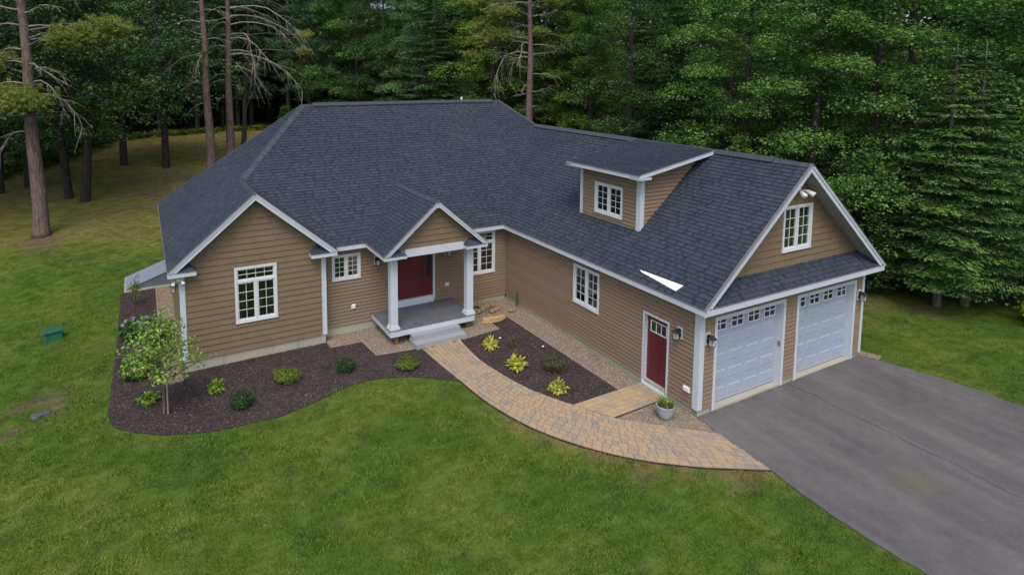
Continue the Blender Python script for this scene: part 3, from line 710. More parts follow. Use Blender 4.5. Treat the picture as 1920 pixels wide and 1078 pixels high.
# ---- walls
def wall_siding(label,O,U,N,rings,expo,kind,vstart=None,depth=.028):
    """wall sheathing plus lap boards; rings in (u along wall, z)"""
    O=Vector(O);U=Vector(U).normalized();N=Vector(N).normalized();P=lambda u,v,h:O+U*u+Vector((0,0,v))+N*h
    sh=MB()
    for ci,cb,a,b,iv in rows(rings,100):
        for la,ra,lb,rb in iv: sh.hexa([P(la,a,-.012),P(ra,a,-.012),P(rb,b,-.012),P(lb,b,-.012),P(la,a,-.10),P(ra,a,-.10),P(rb,b,-.10),P(lb,b,-.10)])
    w=obj('wall',sh,'sheath',HOUSE)
    rr=random.Random(int(O.x*100+O.y*10))
    by={}
    for ci,cb,a,b,iv in rows(rings,expo,vstart):
        for q_,(la,ra,lb,rb) in enumerate(iv):
            if kind=='lap': BOARDS.append((w,'siding_board',[(la,ra,lb,rb,a,b,cb,depth)],P,expo,'siding'))
            else: by.setdefault((ci,q_),[]).append((la,ra,lb,rb,a,b,cb))
    for (ci,q_),L in by.items():
        rc=random.Random(ci*13+int(O.x)); pcs=[]
        lo=min(min(q[0],q[2]) for q in L); hi=max(max(q[1],q[3]) for q in L); cuts=[lo-.3+rc.uniform(0,.2)]; hs=[]
        while cuts[-1]<hi: cuts.append(cuts[-1]+rc.choice([.11,.15,.19,.24])); hs.append(depth+rc.uniform(-.001,.001))
        hs.append(depth)
        for la,ra,lb,rb,a,b,cb in L:
            for i in range(len(cuts)-1):
                c0,c1=cuts[i],cuts[i+1]-.002; bl,br=min(max(c0,la),ra),max(min(c1,ra),la); tl,tr=min(max(c0,lb),rb),max(min(c1,rb),lb)
                if br-bl<.006 and tr-tl<.006: continue
                pcs.append((bl,br,tl,tr,a,b,cb,hs[i]))
        BOARDS.append((w,'siding_course',pcs,P,expo,'shake'))
    return w
BOARDS=[]
def flush_boards():
    def geo(mb,pcs,P,expo):
        for bl,br,tl,tr,a,b,cb,dp in pcs:
            h=lambda v:.002+dp*(1-(v-cb)/expo)
            b=min(b,cb+expo-(.021 if expo<.15 else .014))
            if b-a<.004: continue
            p=[P(bl,a,-.010),P(br,a,-.010),P(tr,b,-.010),P(tl,b,-.010),P(bl,a,h(a)),P(br,a,h(a)),P(tr,b,h(b)),P(tl,b,h(b))]
            i=len(mb.v); mb.v+=[tuple(q) for q in p]
            for f in ((4,5,6,7),(0,1,5,4),(1,2,6,5),(3,0,4,7)): mb.f.append(tuple(i+k for k in f))
    lap=[b for b in BOARDS if b[1]=='siding_board']; oth=[b for b in BOARDS if b[1]!='siding_board']
    def size(b):
        q=b[2][0]; return -(q[1]-q[0])*(q[5]-q[4])/((b[3](q[0],q[4],0)-CP).length**2)
    lap.sort(key=size)
    rest={}
    for k,b in enumerate(lap):
        if k<300: mb=MB(); geo(mb,b[2],b[3],b[4]); obj('siding_board',mb,b[5],b[0])
        else: rest.setdefault(b[0].name,(b[0],MB())); geo(rest[b[0].name][1],b[2],b[3],b[4])
    for w,mb in rest.values(): obj('siding_remainder',mb,'siding',w,'stuff')
    for b in oth: mb=MB(); geo(mb,b[2],b[3],b[4]); obj('siding_course',mb,b[5],b[0])
    print('boards',len(lap),len(oth))
rect=lambda a,b,c,d:[(a,c),(b,c),(b,d),(a,d)]
ZW=3.04
# windows list: (origin, U, N, u0,u1,z0,z1,type)
WINS=[]
def win_hole(u0,u1,z0,z1): return rect(u0+.05,u1-.05,z0+.05,z1-.05)
# garage side wall (faces -x). u = 10.185 - y
GS=lambda y:10.185-y
wall_siding('garage side',(0,10.185,0),(0,-1,0),(-1,0,0),[rect(0,10.185,ZF,ZW),win_hole(GS(5.574),GS(4.19),1.42,2.763),rect(GS(2.06),GS(1.145),ZF-.001,2.20)],.127,'lap')
# garage front wall
wall_siding('garage front',(0,0,0),(1,0,0),(0,-1,0),[rect(0,7.604,ZF,ZW),rect(.655,3.495,ZF-.001,2.6),rect(4.232,7.069,ZF-.001,2.6)],.127,'lap')
# garage gable above the pent roof
wall_siding('garage gable',(0,.10,0),(1,0,0),(0,-1,0),[[(.32,3.66),(7.28,3.66),(3.802,gar_z(3.802)-.08)],win_hole(3.375,4.735,4.115,5.48)],.2,'shake')
# main front wall, recessed. u = x+7.629
MX=lambda x:x+7.629
wall_siding('main front',(-7.629,10.185,0),(1,0,0),(0,-1,0),[rect(0,7.629,ZF,ZW),win_hole(MX(-7.276),MX(-6.222),1.869,2.80),rect(MX(-4.86),MX(-3.32),.60,2.80),win_hole(MX(-1.96),MX(-.551),1.208,2.96)],.127,'lap')
# left gable front
wall_siding('left gable',(-12.169,9.738,0),(1,0,0),(0,-1,0),[[(0,ZF),(4.54,ZF),(4.54,ZE+SL*.33-.1),(2.269,5.36),(0,ZE+SL*.33-.1)],win_hole(-10.583+12.169,-9.253+12.169,1.131,2.99)],.2,'shake')
# return beside the left gable (faces +x), left end wall (faces -x), back and right walls
wall_siding('return',(-7.629,9.738,0),(0,1,0),(1,0,0),[rect(0,.447,ZF,ZW)],.127,'lap')
wall_siding('left end',(-12.169,20.5,0),(0,-1,0),(-1,0,0),[rect(0,10.76,ZF,ZW)],.2,'shake')
wall_siding('back',(7.604,20.5,0),(-1,0,0),(0,1,0),[rect(0,19.77,ZF,ZW)],.127,'lap')
wall_siding('right',(7.604,0,0),(0,1,0),(1,0,0),[rect(0,20.5,ZF,ZW)],.127,'lap')
# porch gable
wall_siding('porch gable',(-5.95,8.16,0),(1,0,0),(0,-1,0),[[(.15,3.28),(3.44,3.28),(1.795,4.80)]],.2,'shake')
# dormer front and cheeks
wall_siding('dormer front',(dx,dy0,0),(0,-1,0),(-1,0,0),[rect(0,dy0-dy1,4.24,6.02),win_hole(dy0-5.625,dy0-4.205,4.50,5.56)],.127,'lap')
def cheek(y,n):
    z0=gar_z(dx)-.03; ring=[(0,z0),(2.75,gar_z(dx+2.75)-.03),(2.75,6.56),(0,6.10)]
    if n<0: wall_siding('cheek',(dx,y,0),(1,0,0),(0,-1,0),[ring],.127,'lap')
    else: wall_siding('cheek',(dx,y,0),(1,0,0),(0,1,0),[ring],.127,'lap')
cheek(dy1,-1); cheek(dy0,1)
flush_boards()
# foundation
mb=MB()
def fwall(a,b,n,z0,z1=ZF,t=.02):
    a=Vector((*a,z1));b=Vector((*b,z1));d=(b-a).normalized();nn=Vector((*n,0))
    mb.board(a-nn*.2,b-nn*.2,(0,0,1),z1-z0,nn,.2-t)
fwall((0,0),(0,10.2),(-1,0),-.4); fwall((-7.629,10.185),(-.02,10.185),(0,-1),-.45); fwall((-7.629,9.738),(-7.629,10.2),(1,0),-.45)
fwall((-12.149,9.738),(-7.649,9.738),(0,-1),-.5); fwall((-12.169,9.76),(-12.169,20.5),(-1,0),-.6); fwall((-12.1,20.5),(7.6,20.5),(0,1),-.6); fwall((7.604,0.02),(7.604,20.4),(1,0),-.4)
for a,b in ((.02,.655),(3.495,4.232),(7.069,7.584)): fwall((a,0),(b,0),(0,-1),-.4)
obj('foundation',mb,'concrete',HOUSE)
mb=MB()
for x in (-11,-9.45,-8.6): mb.box(x,x+.012,9.752,9.7605,-.4,ZF-.005)
for y in (3.4,6.2,8.5): mb.box(.014,.021,y,y+.012,-.3,ZF-.005)
obj('foundation_joint',mb,'joint',HOUSE)
# garage door aprons, slab, interior
mb=MB(); mb.box(.66,3.49,-.015,.6,-.3,.045); mb.box(4.237,7.064,-.015,.6,-.3,.045); obj('door_apron',mb,'concrete',HOUSE)
mb=MB(); mb.box(.2,7.4,.4,20.2,-.1,.0); mb.box(-12,.2,10.4,20.2,-.1,.3); mb.box(-12,-7.8,9.9,10.4,-.1,.3); obj('floor',mb,'room',HOUSE)
mb=MB(); mb.box(-12,7.4,13.2,13.3,.3,2.9); mb.box(-12,-7.8,9.9,13.2,2.95,3.0); mb.box(-7.8,7.4,10.3,13.2,2.95,3.0); mb.box(.2,7.4,.3,10.3,2.95,3.0);mb.box(2.6,2.7,.3,10.3,.0,2.9); mb.box(2.9,3.0,3.5,6.3,4.3,5.9); mb.prism([(.9,1.6,3.1),(6.7,1.6,3.1),(3.8,1.6,5.9)],(0,.05,0));obj('partition',mb,'room',HOUSE)
# ---- fascias, rakes, soffits, corner boards
mb=MB()
def fb(A,B,out,h=.17,up_=(0,0,1),t=.022): mb.board(A,B,up_,h,out,t)
z=ZE-.012
FA=MB()
def fascia(A,B,out,h=.17,t=.022,name='fascia'):
    m=MB(); m.board(A,B,(0,0,1),h,out,t); obj(name,m,'trim',HOUSE)
    A=Vector(A);B=Vector(B); m=MB(); m.board(A+Vector((0,0,.012)),B+Vector((0,0,.012)),(0,0,1),.03,out,t+.012); obj('drip_edge',m,'drip',HOUSE)
fascia((-.33,-.408,z),(-.33,9.855,z),(-1,0,0))
fascia((-2.193,9.855,z),(-.352,9.855,z),(0,-1,0)); fascia((-7.3,9.855,z),(-6.117,9.855,z),(0,-1,0))
fascia((-.352,-.408,z),(7.956,-.408,z),(0,-1,0),.19)
fascia((7.934,-.408,z),(7.934,20.8,z),(1,0,0)); fascia((-12.499,9.388,z),(-12.499,20.8,z),(-1,0,0)); fascia((-12.499,20.835,z),(7.95,20.835,z),(0,1,0))
fascia((-7.3,9.388,z),(-7.3,9.833,z),(1,0,0))
fascia((-6.117,7.873,z),(-6.117,9.855,z),(-1,0,0),.14); fascia((-2.193,7.873,z),(-2.193,9.855,z),(1,0,0),.14)
# rakes (with a narrower shadow board on top)
def rake(A,B,out=(0,-1,0),h=.17,t=.03):
    A=Vector(A);B=Vector(B);d=(B-A).normalized();n=Vector(out).cross(d); n=n if n.z>0 else -n; o=Vector(out)
    m=MB(); m.board(A+n*.0,B+n*.0,n,h,o,t); r=obj('rake_board',m,'trim',HOUSE)
    m=MB(); m.board(A+n*.008+o*(t+.001),B+n*.008+o*(t+.001),n,.065,o,.025); obj('shadow_board',m,'trim',r)
    m=MB(); m.board(A+n*.022,B+n*.022,n,.014,o,t+.045); obj('drip_edge',m,'drip',r)
for A,B in (((-.35,-.408,ZE-.02),(3.802,-.408,zg-.0)),((7.954,-.408,ZE-.02),(3.802,-.408,zg-.0))): rake(A,B)
za=left_z(-9.9)
for A,B in (((-12.52,9.388,ZE-.02),(-9.9,9.388,za)),((-7.28,9.388,ZE-.02),(-9.9,9.388,za))): rake(A,B)
zp=ZE+SL*1.962
for A,B in (((-6.13,7.873,ZE-.02),(-4.155,7.873,zp)),((-2.18,7.873,ZE-.02),(-4.155,7.873,zp))): rake(A,B,h=.13,t=.025)
for x_,y_,z_,t_ in ((3.802,-.408,zg,.034),(-9.9,9.388,za,.034),(-4.155,7.873,zp,.028)):
    m=MB(); m.prism([(x_,y_,z_+.01),(x_-.12,y_,z_-.093),(x_-.06,y_,z_-.19),(x_,y_,z_-.24),(x_+.06,y_,z_-.19),(x_+.12,y_,z_-.093)],(0,-t_,0)); obj('rake_peak',m,'trim',HOUSE)
# dormer fascia and rakes
m=MB(); m.board((.44,2.955,6.165),(.44,6.745,6.165),(0,0,1),.13,(-1,0,0),.022); obj('fascia',m,'trim',HOUSE)
for y,o in ((2.98,(0,-1,0)),(6.72,(0,1,0))):
    m=MB(); m.board((.418,y,6.172),(3.70,y,6.172+3.28*.1815),(0,0,1),.12,o,.022); obj('rake_board',m,'trim',HOUSE)
m=MB(); m.box(.418,.95,2.972,dy1-.02,6.02,6.10); m.box(.418,.95,dy0+.02,6.73,6.02,6.10); obj('eave_return',m,'trim',HOUSE)
m=MB(); m.board((.43,2.945,6.182),(.43,6.755,6.182),(0,0,1),.02,(-1,0,0),.03);m.board((.40,2.98,6.19),(3.7,2.98,6.19+3.3*.1815),(0,0,1),.016,(0,-1,0),.034); obj('drip_edge',m,'drip',HOUSE)
# eave soffits
m=MB(); m.box(-.33,-.02,-.38,10.16,3.035,3.05); m.box(-7.6,-.33,9.86,10.16,3.036,3.051); m.box(-12.49,-12.19,9.4,20.8,3.035,3.05); m.box(-.3,7.9,-.40,-.02,3.03,3.045); m.box(7.62,7.93,-.38,20.5,3.036,3.05)
obj('soffit',m,'soffit',HOUSE)
# sloped soffits under the gable overhangs
def rsoff(x0,z0,x1,z1,y0,y1):
    m=MB(); A=Vector((x0,y0,z0));B=Vector((x1,y0,z1)); d=Vector((0,y1-y0,0)); n=Vector((0,0,-.015)); m.hexa([A+n,B+n,B+n+d,A+n+d,A,B,B+d,A+d]); obj('soffit',m,'soffit',HOUSE)
q=.17
rsoff(0,gar_z(0)-q,3.802,zg-q,-.405,.09); rsoff(7.604,gar_z(0)-q,3.802,zg-q,-.405,.09)
rsoff(-12.1,left_z(-12.1)-q,-9.9,za-q,9.39,9.73); rsoff(-7.7,left_z(-12.1)-q,-9.9,za-q,9.39,9.73)
rsoff(-5.95,ZE+SL*.167-.1,-4.155,zp-.1,7.88,8.15); rsoff(-2.36,ZE+SL*.167-.1,-4.155,zp-.1,7.88,8.15)
# boxed eave returns with small hipped shingle tops
def ret(x0,x1,y0,y1,z0,z1,zt):
    m=MB(); m.box(x0,x1,y0,y1,z0,z1); r=obj('eave_return',m,'trim',HOUSE)
    m=MB(); inn=x1 if abs(x1)<abs(x0) else x1
    a=[(x0-.01,y0-.02,z1+.002),(x1+.02,y0-.02,z1+.002),(x1+.02,y1,z1+.002),(x0-.01,y1,z1+.002)]
    return r,m
def retL(x0,x1,y0,y1,z0,z1,zt,side):
    m=MB(); m.box(x0,x1,y0,y1,z0,z1); r=obj('eave_return',m,'trim',HOUSE); m=MB()
    A,B,C,D=(x0,y0-.02,z1+.003),(x1,y0-.02,z1+.003),(x1,y1,z1+.003),(x0,y1,z1+.003)
    if side=='L': # high at outer end/wall, hip slope towards inner end
        p,q_=(x0,y1,zt),(x1-.30,y1,zt)
    else: p,q_=(x0+.30,y1,zt),(x1,y1,zt)
    m.poly([A,B,q_,p]); m.poly([B,C,q_]); m.poly([D,A,p]); m.poly([A,D,C,B]); obj('return_roof',m,'shingle',r)
retL(-12.50,-11.71,9.366,9.72,3.035,3.17,3.45,'L'); retL(-8.17,-7.28,9.366,9.72,3.035,3.17,3.45,'R')
retL(-6.12,-5.32,7.85,8.14,3.06,3.17,3.40,'L'); retL(-3.06,-2.18,7.85,8.14,3.06,3.17,3.40,'R')
# corner boards
def corner(x,y,sx,sy,z0=ZF-.01,z1=3.04,w=.13,t=.03):
    m=MB(); m.box(*sorted((x+sx*t,x-sx*w)),*sorted((y+sy*.002,y+sy*t)),z0,z1); m.box(*sorted((x+sx*.002,x+sx*t)),*sorted((y-sy*w,y+sy*.001)),z0,z1); obj('corner_board',m,'trim',HOUSE)
corner(0,0,-1,-1,z0=.15,w=.16); corner(7.604,0,1,-1,w=.10); corner(-12.169,9.738,-1,-1,w=.13); corner(-7.629,9.738,1,-1,w=.13)
corner(dx,dy1,-1,-1,gar_z(dx)-.12,6.05,.15); corner(dx,dy0,-1,1,gar_z(dx)-.1,6.05,.12)
m=MB(); m.box(-.034,-.004,10.145,10.18,ZF,3.04); obj('inside_corner',m,'siding',HOUSE)
# ---- windows
def window(O,U,N,u0,u1,z0,z1,transom=0,curtain=None,cols=2,rws=4):
    O=Vector(O);U=Vector(U).normalized();N=Vector(N).normalized();Mx=Matrix(((U.x,N.x,0,O.x),(U.y,N.y,0,O.y),(0,0,1,0),(0,0,0,1)))
    B=lambda mb,a,b,c,d,e,f:mb.box(a,b,c,d,e,f,Mx)
    w=.075; m=MB()
    B(m,u0,u0+w,.0,.045,z0,z1); B(m,u1-w,u1,.0,.045,z0,z1); B(m,u0+w,u1-w,.0,.045,z1-w,z1); B(m,u0+w,u1-w,.0,.045,z0+.0,z0+.07)
    B(m,u0-.01,u1+.01,.002,.060,z0-.02,z0-.001)
    # jamb box behind the casing
    B(m,u0+.05,u0+.08,-.10,-.001,z0+.05,z1-.05); B(m,u1-.08,u1-.05,-.10,-.001,z0+.05,z1-.05); B(m,u0+.08,u1-.08,-.10,-.001,z1-.08,z1-.05); B(m,u0+.08,u1-.08,-.10,-.001,z0+.05,z0+.075)
    win=obj('window',m,'vinyl',HOUSE)
    a0,a1,b0,b1=u0+w,u1-w,z0+.07,z1-w
    areas=[]
    if transom: 
        zt=b1-transom; m=MB(); B(m,a0,a1,-.03,.040,zt-.035,zt+.035); obj('mullion',m,'vinyl',win); areas.append((a0,a1,zt+.035,b1,4,2)); b1=zt-.035
    mid=(a0+a1)/2; m=MB(); B(m,mid-.035,mid+.035,-.03,.038,b0,b1); obj('mullion',m,'vinyl',win)
    areas+=[(a0,mid-.035,b0,b1,cols,rws),(mid+.035,a1,b0,b1,cols,rws)]
    for x0,x1,y0,y1,nc,nr_ in areas:
        s=.04; m=MB(); B(m,x0,x0+s,-.05,.012,y0,y1); B(m,x1-s,x1,-.05,.012,y0,y1); B(m,x0+s,x1-s,-.05,.012,y0,y0+s); B(m,x0+s,x1-s,-.05,.012,y1-s,y1)
        gx=[x0+s+(x1-x0-2*s)*k/nc for k in range(nc+1)]; gy=[y0+s+(y1-y0-2*s)*k/nr_ for k in range(nr_+1)]
        for x in gx[1:-1]: B(m,x-.008,x+.008,-.028,-.006,y0+s,y1-s)
        for y in gy[1:-1]: B(m,x0+s,x1-s,-.027,-.007,y-.008,y+.008)
        obj('sash',m,'vinyl',win)
        for i in range(nc):
            for j in range(nr_):
                m=MB(); B(m,gx[i]+.002,gx[i+1]-.002,-.022,-.017,gy[j]+.002,gy[j+1]-.002); obj('pane',m,'glass',win)
    for c0,c1,ztop,zbot,flare in (curtain or []):
        m=MB(); n=14
        for k in range(n):
            xa=c0+(c1-c0)*k/n; xb=c0+(c1-c0)*(k+1)/n; da=-.16+.025*math.sin(k*1.9); db=-.16+.025*math.sin((k+1)*1.9)
            m.poly([Mx@Vector((xa*(1)+flare*0,da,zbot)),Mx@Vector((xb,db,zbot)),Mx@Vector((xb+flare,db,ztop)),Mx@Vector((xa+flare,da,ztop))])
        obj('curtain',m,'curtain',win)
    return win
window((0,9.738,0),(1,0,0),(0,-1,0),-10.583,-9.253,1.131,2.99,.42,[(-10.52,-10.40,2.92,1.2,.38),(-9.5,-9.35,2.92,1.2,.05)],2,4)
window((0,10.185,0),(1,0,0),(0,-1,0),-7.276,-6.222,1.869,2.80,0,[(-7.2,-7.0,2.75,1.9,0)],2,4)
window((0,10.185,0),(1,0,0),(0,-1,0),-1.96,-.551,1.208,2.96,.40,None,2,4)
window((0,0,0),(0,-1,0),(-1,0,0),-5.574,-4.19,1.42,2.763,0,None,2,4)
window((0,.10,0),(1,0,0),(0,-1,0),3.375,4.735,4.115,5.48,0,[(3.5,3.62,5.4,4.2,0),(3.83,3.98,5.4,4.2,0),(4.4,4.64,5.4,4.2,0)],2,4)
window((dx,0,0),(0,-1,0),(-1,0,0),-5.625,-4.205,4.50,5.56,0,None,2,4)
# ---- garage doors
def gdoor(x0,x1):
    y=.2; z0,z1=.055,2.6; m=MB()
    for k in range(5):
        a=z0+(z1-z0)*k/5; b=z0+(z1-z0)*(k+1)/5; m.box(x0+.005,x1-.005,y,y+.045,a+.003,b-.003)
    d=obj('garage_door',m,'gdoor',HOUSE)
    W=(x1-x0)/4
    for k in range(4):
        a=z0+(z1-z0)*k/5
        for j in range(4):
            u=x0+W*j; p0,p1,q0,q1=u+.08,u+W-.08,a+.11,a+.40; m=MB()
            r=[(p0,y,q0),(p1,y,q0),(p1,y,q1),(p0,y,q1)]; t=[(p0+.02,y-.013,q0+.02),(p1-.02,y-.013,q0+.02),(p1-.02,y-.013,q1-.02),(p0+.02,y-.013,q1-.02)]
            m.v=r+t; m.f=[(0,1,5,4),(1,2,6,5),(2,3,7,6),(3,0,4,7),(4,5,6,7)]; obj('panel',m,'gdoor',d)
    for j in range(4):
        u=x0+W*(j+.5); a=z0+(z1-z0)*.8+.10; m=MB(); hw,hh=.225,.17; c=a+hh
        m.box(u-hw-.03,u+hw+.03,y-.022,y-.001,c-hh-.03,c-hh); m.box(u-hw-.03,u+hw+.03,y-.022,y-.001,c+hh,c+hh+.03); m.box(u-hw-.03,u-hw,y-.022,y-.001,c-hh,c+hh); m.box(u+hw,u+hw+.03,y-.022,y-.001,c-hh,c+hh)
        m.box(u-.018,u+.018,y-.02,y-.002,c-hh,c+hh); m.box(u-hw,u+hw,y-.019,y-.003,c-.016,c+.016); obj('window_frame',m,'vinyl',d)
        for i in (0,1):
            for k in (0,1): m=MB(); xa=u-hw if i==0 else u+.018; za_=c-hh if k==0 else c+.016; m.box(xa+.001,xa+hw-.019,y-.010,y-.002,za_+.001,za_+hh-.017); obj('pane',m,'gdglass',d)
    m=MB(); m.box(x0,x1,y-.004,y+.03,.046,.054); obj('door_seal',m,'dark',d)
    # jambs and casing
    m=MB(); m.box(x0-.02,x0+.004,-.03,y+.1,.02,2.62); m.box(x1-.004,x1+.02,-.03,y+.1,.02,2.62); m.box(x0+.004,x1-.004,-.03,y+.1,2.596,2.62)
    m.box(x0-.10,x0-.021,-.032,.001,.0,2.70); m.box(x1+.021,x1+.10,-.032,.001,.0,2.70); m.box(x0-.0205,x1+.0205,-.032,.001,2.621,2.70)
    obj('garage_door_frame',m,'trim',HOUSE)
gdoor(.655,3.495); gdoor(4.232,7.069)
# ---- side door
m=MB(); y0,y1=1.145,2.06
m.box(-.035,.0,y0-.07,y0,.045,2.265); m.box(-.035,.0,y1,y1+.07,.045,2.265); m.box(-.035,.0,y0,y1,2.20,2.265); m.box(.0,.14,y0-.02,y0+.004,.05,2.22); m.box(.0,.14,y1-.004,y1+.02,.05,2.22); m.box(.0,.14,y0+.004,y1-.004,2.196,2.22); m.box(-.06,.14,y0-.05,y1+.05,-.02,.05)
obj('door_frame',m,'trim',HOUSE)
def slab_door(O,U,N,u0,u1,z0,z1,lite=None,panels=()):
    O=Vector(O);U=Vector(U);N=Vector(N);Mx=Matrix(((U.x,N.x,0,O.x),(U.y,N.y,0,O.y),(0,0,1,0),(0,0,0,1)))
    m=MB(); st=.11
    ps=list(panels)+([lite] if lite else [])
    m.box(u0,u1,-.04,-.012,z0,z1,Mx)
    cuts=sorted(set([z0,z1]+[p[2] for p in ps]+[p[3] for p in ps]))
    for a,b in zip(cuts,cuts[1:]):
        inn=sorted([(p[0],p[1]) for p in ps if p[2]<=a+1e-6 and p[3]>=b-1e-6]); x=u0
        for p0,p1 in inn: m.box(x,p0,-.0119,.0,a,b,Mx); x=p1
        m.box(x,u1,-.0119,.0,a,b,Mx)
    d=obj('door',m,'door',HOUSE)
    if lite:
        a,b,c,e=lite; m=MB(); m.box(a-.02,a+.01,-.01,.012,c-.02,e+.02,Mx); m.box(b-.01,b+.02,-.01,.012,c-.02,e+.02,Mx); m.box(a+.01,b-.01,-.01,.012,c-.02,c+.01,Mx); m.box(a+.01,b-.01,-.01,.012,e-.01,e+.02,Mx)
        if b-a>.4:
            for t in (1/3,2/3): x=a+(b-a)*t; m.box(x-.012,x+.012,-.01,.008,c+.01,e-.01,Mx)
        obj('lite_frame',m,'vinyl' if b-a>.4 else 'door',d); m=MB(); m.box(a+.01,b-.01,-.008,-.004,c+.01,e-.01,Mx); obj('pane',m,'gdglass',d)
    m=MB(); 
    for z in (z0+.95,z0+1.12): m.tube([Mx@Vector((u1-.07,0,z)),Mx@Vector((u1-.07,.05,z))],[.028,.022],10)
    obj('handle',m,'black',d)
    return d
slab_door((.10,0,0),(0,-1,0),(-1,0,0),-y1,-y0,.06,2.2,(-y1+.15,-y0-.15,1.70,2.02),((-y1+.13,-1.62,.25,1.55),(-1.58,-y0-.13,.25,1.55)))
# ---- front door unit
m=MB(); 
m.box(-4.94,-4.87,10.145,10.185,.60,2.86); m.box(-3.33,-3.24,10.145,10.185,.52,2.86); m.box(-4.87,-3.33,10.145,10.185,2.78,2.86); m.box(-4.94,-3.33,10.06,10.18,.46,.60); m.box(-4.87,-3.33,10.10,10.22,.60,.70);
obj('door_frame',m,'trim',HOUSE); obj('sidelight_post',MB().box(-3.744,-3.666,10.17,10.25,.70,2.78),'door',HOUSE)
slab_door((0,10.20,0),(1,0,0),(0,-1,0),-4.86,-3.745,.70,2.78,None,((-4.73,-4.35,.86,1.75),(-4.27,-3.88,.86,1.75),(-4.73,-4.35,1.9,2.6),(-4.27,-3.88,1.9,2.6)))
slab_door((0,10.20,0),(1,0,0),(0,-1,0),-3.665,-3.335,.70,2.78,(-3.60,-3.41,1.45,2.62),((-3.60,-3.41,.86,1.3),))
# ---- porch
m=MB(); nb=14
DK=MB(); DK.box(-5.80,-2.56,8.21,10.16,.36,.424); deck=obj('porch_deck',DK,'dark',HOUSE)
for k in range(nb):
    y=8.175+(10.165-8.175)*k/nb; m=MB(); m.box(-5.835,-2.525,y,y+(10.165-8.175)/nb-.005,.425,.451); obj('deck_board',m,'deck',deck)
m=MB(); m.box(-5.82,-2.54,8.185,8.21,.22,.424); m.box(-5.82,-5.80,8.21,10.16,.22,.424); m.box(-2.56,-2.54,8.21,10.16,.22,.424); obj('skirt_board',m,'trim',deck)
for x,y in ((-5.55,8.38),(-2.75,8.38),(-4.95,8.38),(-5.55,9.6),(-2.75,9.6)): m=MB(); m.box(x-.07,x+.07,y-.07,y+.07,-.3,.36); obj('deck_post',m,'post',deck)
for x in (-5.65,-2.70):
    m=MB(); y=8.36; m.box(x-.13,x+.13,y-.13,y+.13,.50,3.04); c=obj('porch_column',m,'trim',HOUSE,bevel=.006)
    m=MB(); m.box(x-.19,x+.19,y-.19,y+.19,.452,.53); m.box(x-.16,x+.16,y-.16,y+.16,.53,.60); obj('column_base',m,'trim',c,bevel=.008)
    m=MB(); m.box(x-.16,x+.16,y-.16,y+.16,2.98,3.05); obj('column_capital',m,'trim',c)
m=MB(); m.box(-5.30,-3.07,8.06,8.24,3.03,3.29); m.box(-5.95,-5.30,8.16,8.28,3.05,3.25); m.box(-3.07,-2.36,8.16,8.28,3.05,3.25); m.box(-5.80,-5.64,8.28,10.16,3.06,3.25); m.box(-2.7,-2.54,8.28,10.16,3.06,3.25); obj('porch_beam',m,'trim',HOUSE)
m=MB(); m.box(-5.64,-2.7,8.28,10.16,3.16,3.18); obj('porch_ceiling',m,'trim',HOUSE)
# plumbing vent, back vent, flashing wedge
t=obj('plumbing_vent',MB().tube([(1.38,17.0,6.3),(1.38,17.0,8.05)],[.05,.05],12),'plastic'); tag(t,'short white plumbing vent pipe standing behind the main ridge','vent')
m=MB(); m.box(-.32,.32,-.25,.25,-.7,.22); m.box(-.36,.36,-.29,.29,.22,.27); t=obj('roof_vent',m,'plastic'); t.location=(-8.55,17.45,5.95); t.scale=(.5,.5,.55); tag(t,'pale box vent just showing beyond the left hip of the roof','vent')
def flashing():
    # on the garage slope near its front corner
    P=lambda x,y:Vector((x,y,gar_z(x)+.022)); m=MB(); m.prism([P(-.06,2.28),P(-.10,2.2),P(-.21,.72),P(-.03,.62)],Vector((-SL,0,1)).normalized()*.01)
    return m
t=obj('flashing_sheet',flashing(),'flash'); tag(t,'bright white wedge of bare flashing lying on the garage roof above the side door','flashing')
# ---- wall fittings
def lantern(loc,rz,label):
    g=empty('wall_lantern',loc,label,'lantern','black wall lanterns',rz)
    m=MB(); m.box(-.09,.09,-.03,-.003,-.17,.17); obj('mounting_block',m,'trim',g)
    m=MB(); m.box(-.055,.055,-.045,-.031,-.12,.12); m.tube([(0,-.05,.03),(0,-.10,.12),(0,-.17,.11)],[.012,.012,.012],6); obj('bracket',m,'black',g)
    m=MB(); m.hexa([(-.10,-.27,.04),(.10,-.27,.04),(.10,-.07,.04),(-.10,-.07,.04),(-.03,-.20,.13),(.03,-.20,.13),(.03,-.14,.13),(-.03,-.14,.13)]); obj('lantern_roof',m,'black',g)
    m=MB()
    for sx in(-1,1):
        for sy in (-1,1): m.tube([(sx*.075,-.17+sy*.075,.04),(sx*.06,-.17+sy*.06,-.15)],[.007,.007],4)
    m.box(-.07,.07,-.24,-.10,-.165,-.15); obj('cage',m,'black',g)
    m=MB(); m.box(-.05,.05,-.22,-.12,-.149,.038); obj('lantern_glass',m,'lampglass',g)
    return g
lantern((-.012,.68,2.13),-math.pi/2,'black lantern on the side wall, right of the red side door')
lantern((.27,-.012,2.17),0,'black lantern between the white corner board and the near garage door')
lantern((7.33,-.012,2.17),0,'black lantern beyond the farther garage door, beside the right corner board')
lantern((-5.62,10.172,2.42),0,'black lantern on the wall just left of the porch roof')
lantern((-2.72,10.172,2.36),0,'black lantern under the porch roof, right of the front door')
lantern((-12.184,10.3,2.45),-math.pi/2,'dark lantern on the left end wall, seen past the corner board')
